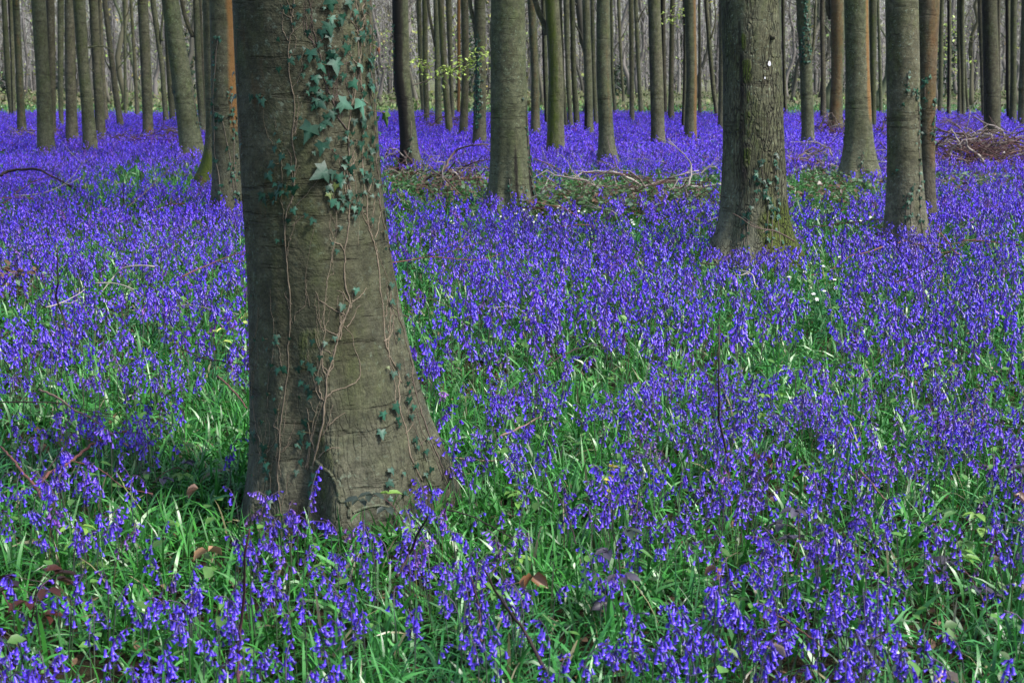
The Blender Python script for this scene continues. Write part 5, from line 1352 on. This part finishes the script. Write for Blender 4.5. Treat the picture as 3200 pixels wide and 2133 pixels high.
lime_twig('lime-green leafy bush far off in the right-hand gap', 340, [[(2950, 150), (2958, 100), (2955, 60)], [(2950, 170), (2948, 120), (2962, 90)], [(2980, 200), (2990, 180)]], 60, 5, .45, .12)
lime_twig('yellow-green leaf spray far off left of the blackened beech', 350, [[(1195, 215), (1225, 205), (1240, 190)]], 36, 6, .3, .10)

# wood anemones, archangel and dead leaves
def anemone(px, py, i):
    b = on_z(px, py, .18); gx, gy = float(b[0]), float(b[1]); s = Soup(); rr = np.random.default_rng(i)
    z = float(ground_h(gx, gy)); h = rr.uniform(.17, .24)
    root = empty('wood_anemone', (gx, gy, z), 'white wood anemone flower open in the greenery before the stout centre beech', 'flower', 'white wood anemones before the stout centre beech')
    t = Soup(); V, Fq = tube(np.array([[0, 0, -.02], [0, .004, h * .5], [0, 0, h]]), .0012, 4, cap=False); t.add(V, Fq, (.06, .12, .03)); t.build('stem', M_STEM, root)
    for k in range(6):
        a = k * math.pi / 3; s.add(*simple_leaf(np.array([0, 0, h]), np.array([math.cos(a), math.sin(a) , .25]), .0155, (.70, .71, .70), rr, .1, .75))
    s.build('petals', M_LEAF, root); root.rotation_euler = (rr.uniform(.2, .8), rr.normal(0, .2), 0)
ar = np.random.default_rng(9); k = 0
for (cx, cy, sx, sy, n) in ((1700, 668, 60, 14, 16), (1640, 662, 25, 8, 7), (1800, 655, 50, 12, 8), (1980, 690, 60, 14, 6), (1410, 655, 30, 10, 4), (1380, 690, 60, 30, 5), (2600, 860, 60, 22, 8), (2660, 675, 30, 6, 6), (2560, 830, 60, 20, 4)):
    for q in range(n): anemone(ar.normal(cx, sx), ar.normal(cy, sy), 900 + k); k += 1
for lab, px, py, nn in (('yellow archangel flower head standing among the bluebells, upper of the pair', 1915, 1515, 7), ('yellow archangel flower head low in the grass, lower of the pair', 1900, 1560, 5)):
    b = on_z(px, py, .2); rr = np.random.default_rng(nn); gx, gy = float(b[0]), float(b[1])
    root = empty('archangel', (gx, gy, float(ground_h(gx, gy))), lab, 'flower')
    t = Soup(); V, Fq = tube(np.array([[0, 0, -.02], [.004, 0, .1], [0, 0, .25]]), .0018, 5); t.add(V, Fq, (.08, .15, .03)); t.build('stem', M_STEM, root)
    s = Soup()
    for k in range(nn * 2):
        a = rr.random() * 6.28; s.add(*simple_leaf(np.array([0, 0, rr.uniform(.19, .245)]), np.array([math.cos(a), math.sin(a), .5]), .02, (.45, .42, .08), rr, .4, .8))
    s.build('petals', M_LEAF, root)
DEAD = [('curled tan dead leaf in the flowers left of centre foreground', 650, 1722, (.42, .25, .14), .05), ('brown hanging dead leaf in the lower centre flowers', 1665, 1800, (.14, .065, .03), .055),
        ('brown dead leaf beside the foreground trunk on its right', 1385, 1390, (.16, .09, .05), .05), ('pale dead leaf in the bottom right foreground', 2405, 2030, (.4, .3, .22), .045),
        ('tan dead leaf at the left of the foreground trunk, in the grass', 620, 1525, (.28, .18, .13), .05), ('pinkish dead leaf in the lower right flowers', 2240, 1775, (.32, .17, .14), .04), ('brown dead leaf hanging at the far right', 3170, 1545, (.13, .06, .03), .055),
        ('dark dead leaf in the flowers near right of centre', 2380, 1425, (.09, .05, .025), .06), ('pale dead leaf at the bottom edge right of centre', 2940, 2115, (.45, .33, .26), .05)]
for i, (lab, px, py, col, size) in enumerate(DEAD):
    rr = np.random.default_rng(i + 60); p = on_z(px, py, .2); s = Soup()
    for q in range(2): s.add(*simple_leaf(p, np.array([rr.normal(), rr.normal() * .6, -.4]), size, col, rr, .6, .7))
    tag(s.build('dead_leaf', M_LEAF, loc=tuple(float(v) for v in p)), lab, 'dead leaf')

# ------------------------------------------------------------------ air
HAZE = 0.0      # the photograph's air is clear enough to leave the box out
if HAZE:
    me = bpy.data.meshes.new('haze')
    x0, x1, y0, y1, z0, z1 = -130, 130, -22, 235, -1.5, 24
    V = [(x0, y0, z0), (x1, y0, z0), (x1, y1, z0), (x0, y1, z0), (x0, y0, z1), (x1, y0, z1), (x1, y1, z1), (x0, y1, z1)]
    me.from_pydata(V, [], [(0, 3, 2, 1), (4, 5, 6, 7), (0, 1, 5, 4), (1, 2, 6, 5), (2, 3, 7, 6), (3, 0, 4, 7)])
    hm = bpy.data.materials.new('air'); hm.use_nodes = True; nt = hm.node_tree
    for n in list(nt.nodes): nt.nodes.remove(n)
    o_ = nt.nodes.new('ShaderNodeOutputMaterial'); v_ = nt.nodes.new('ShaderNodeVolumePrincipled')
    v_.inputs['Color'].default_value = (.86, .88, .95, 1); v_.inputs['Density'].default_value = HAZE
    nt.links.new(v_.outputs[0], o_.inputs['Volume'])
    me.materials.append(hm); ho = bpy.data.objects.new('haze', me); scene.collection.objects.link(ho)
    tag(ho, 'faint pale haze in the air between the trunks', kind='stuff')
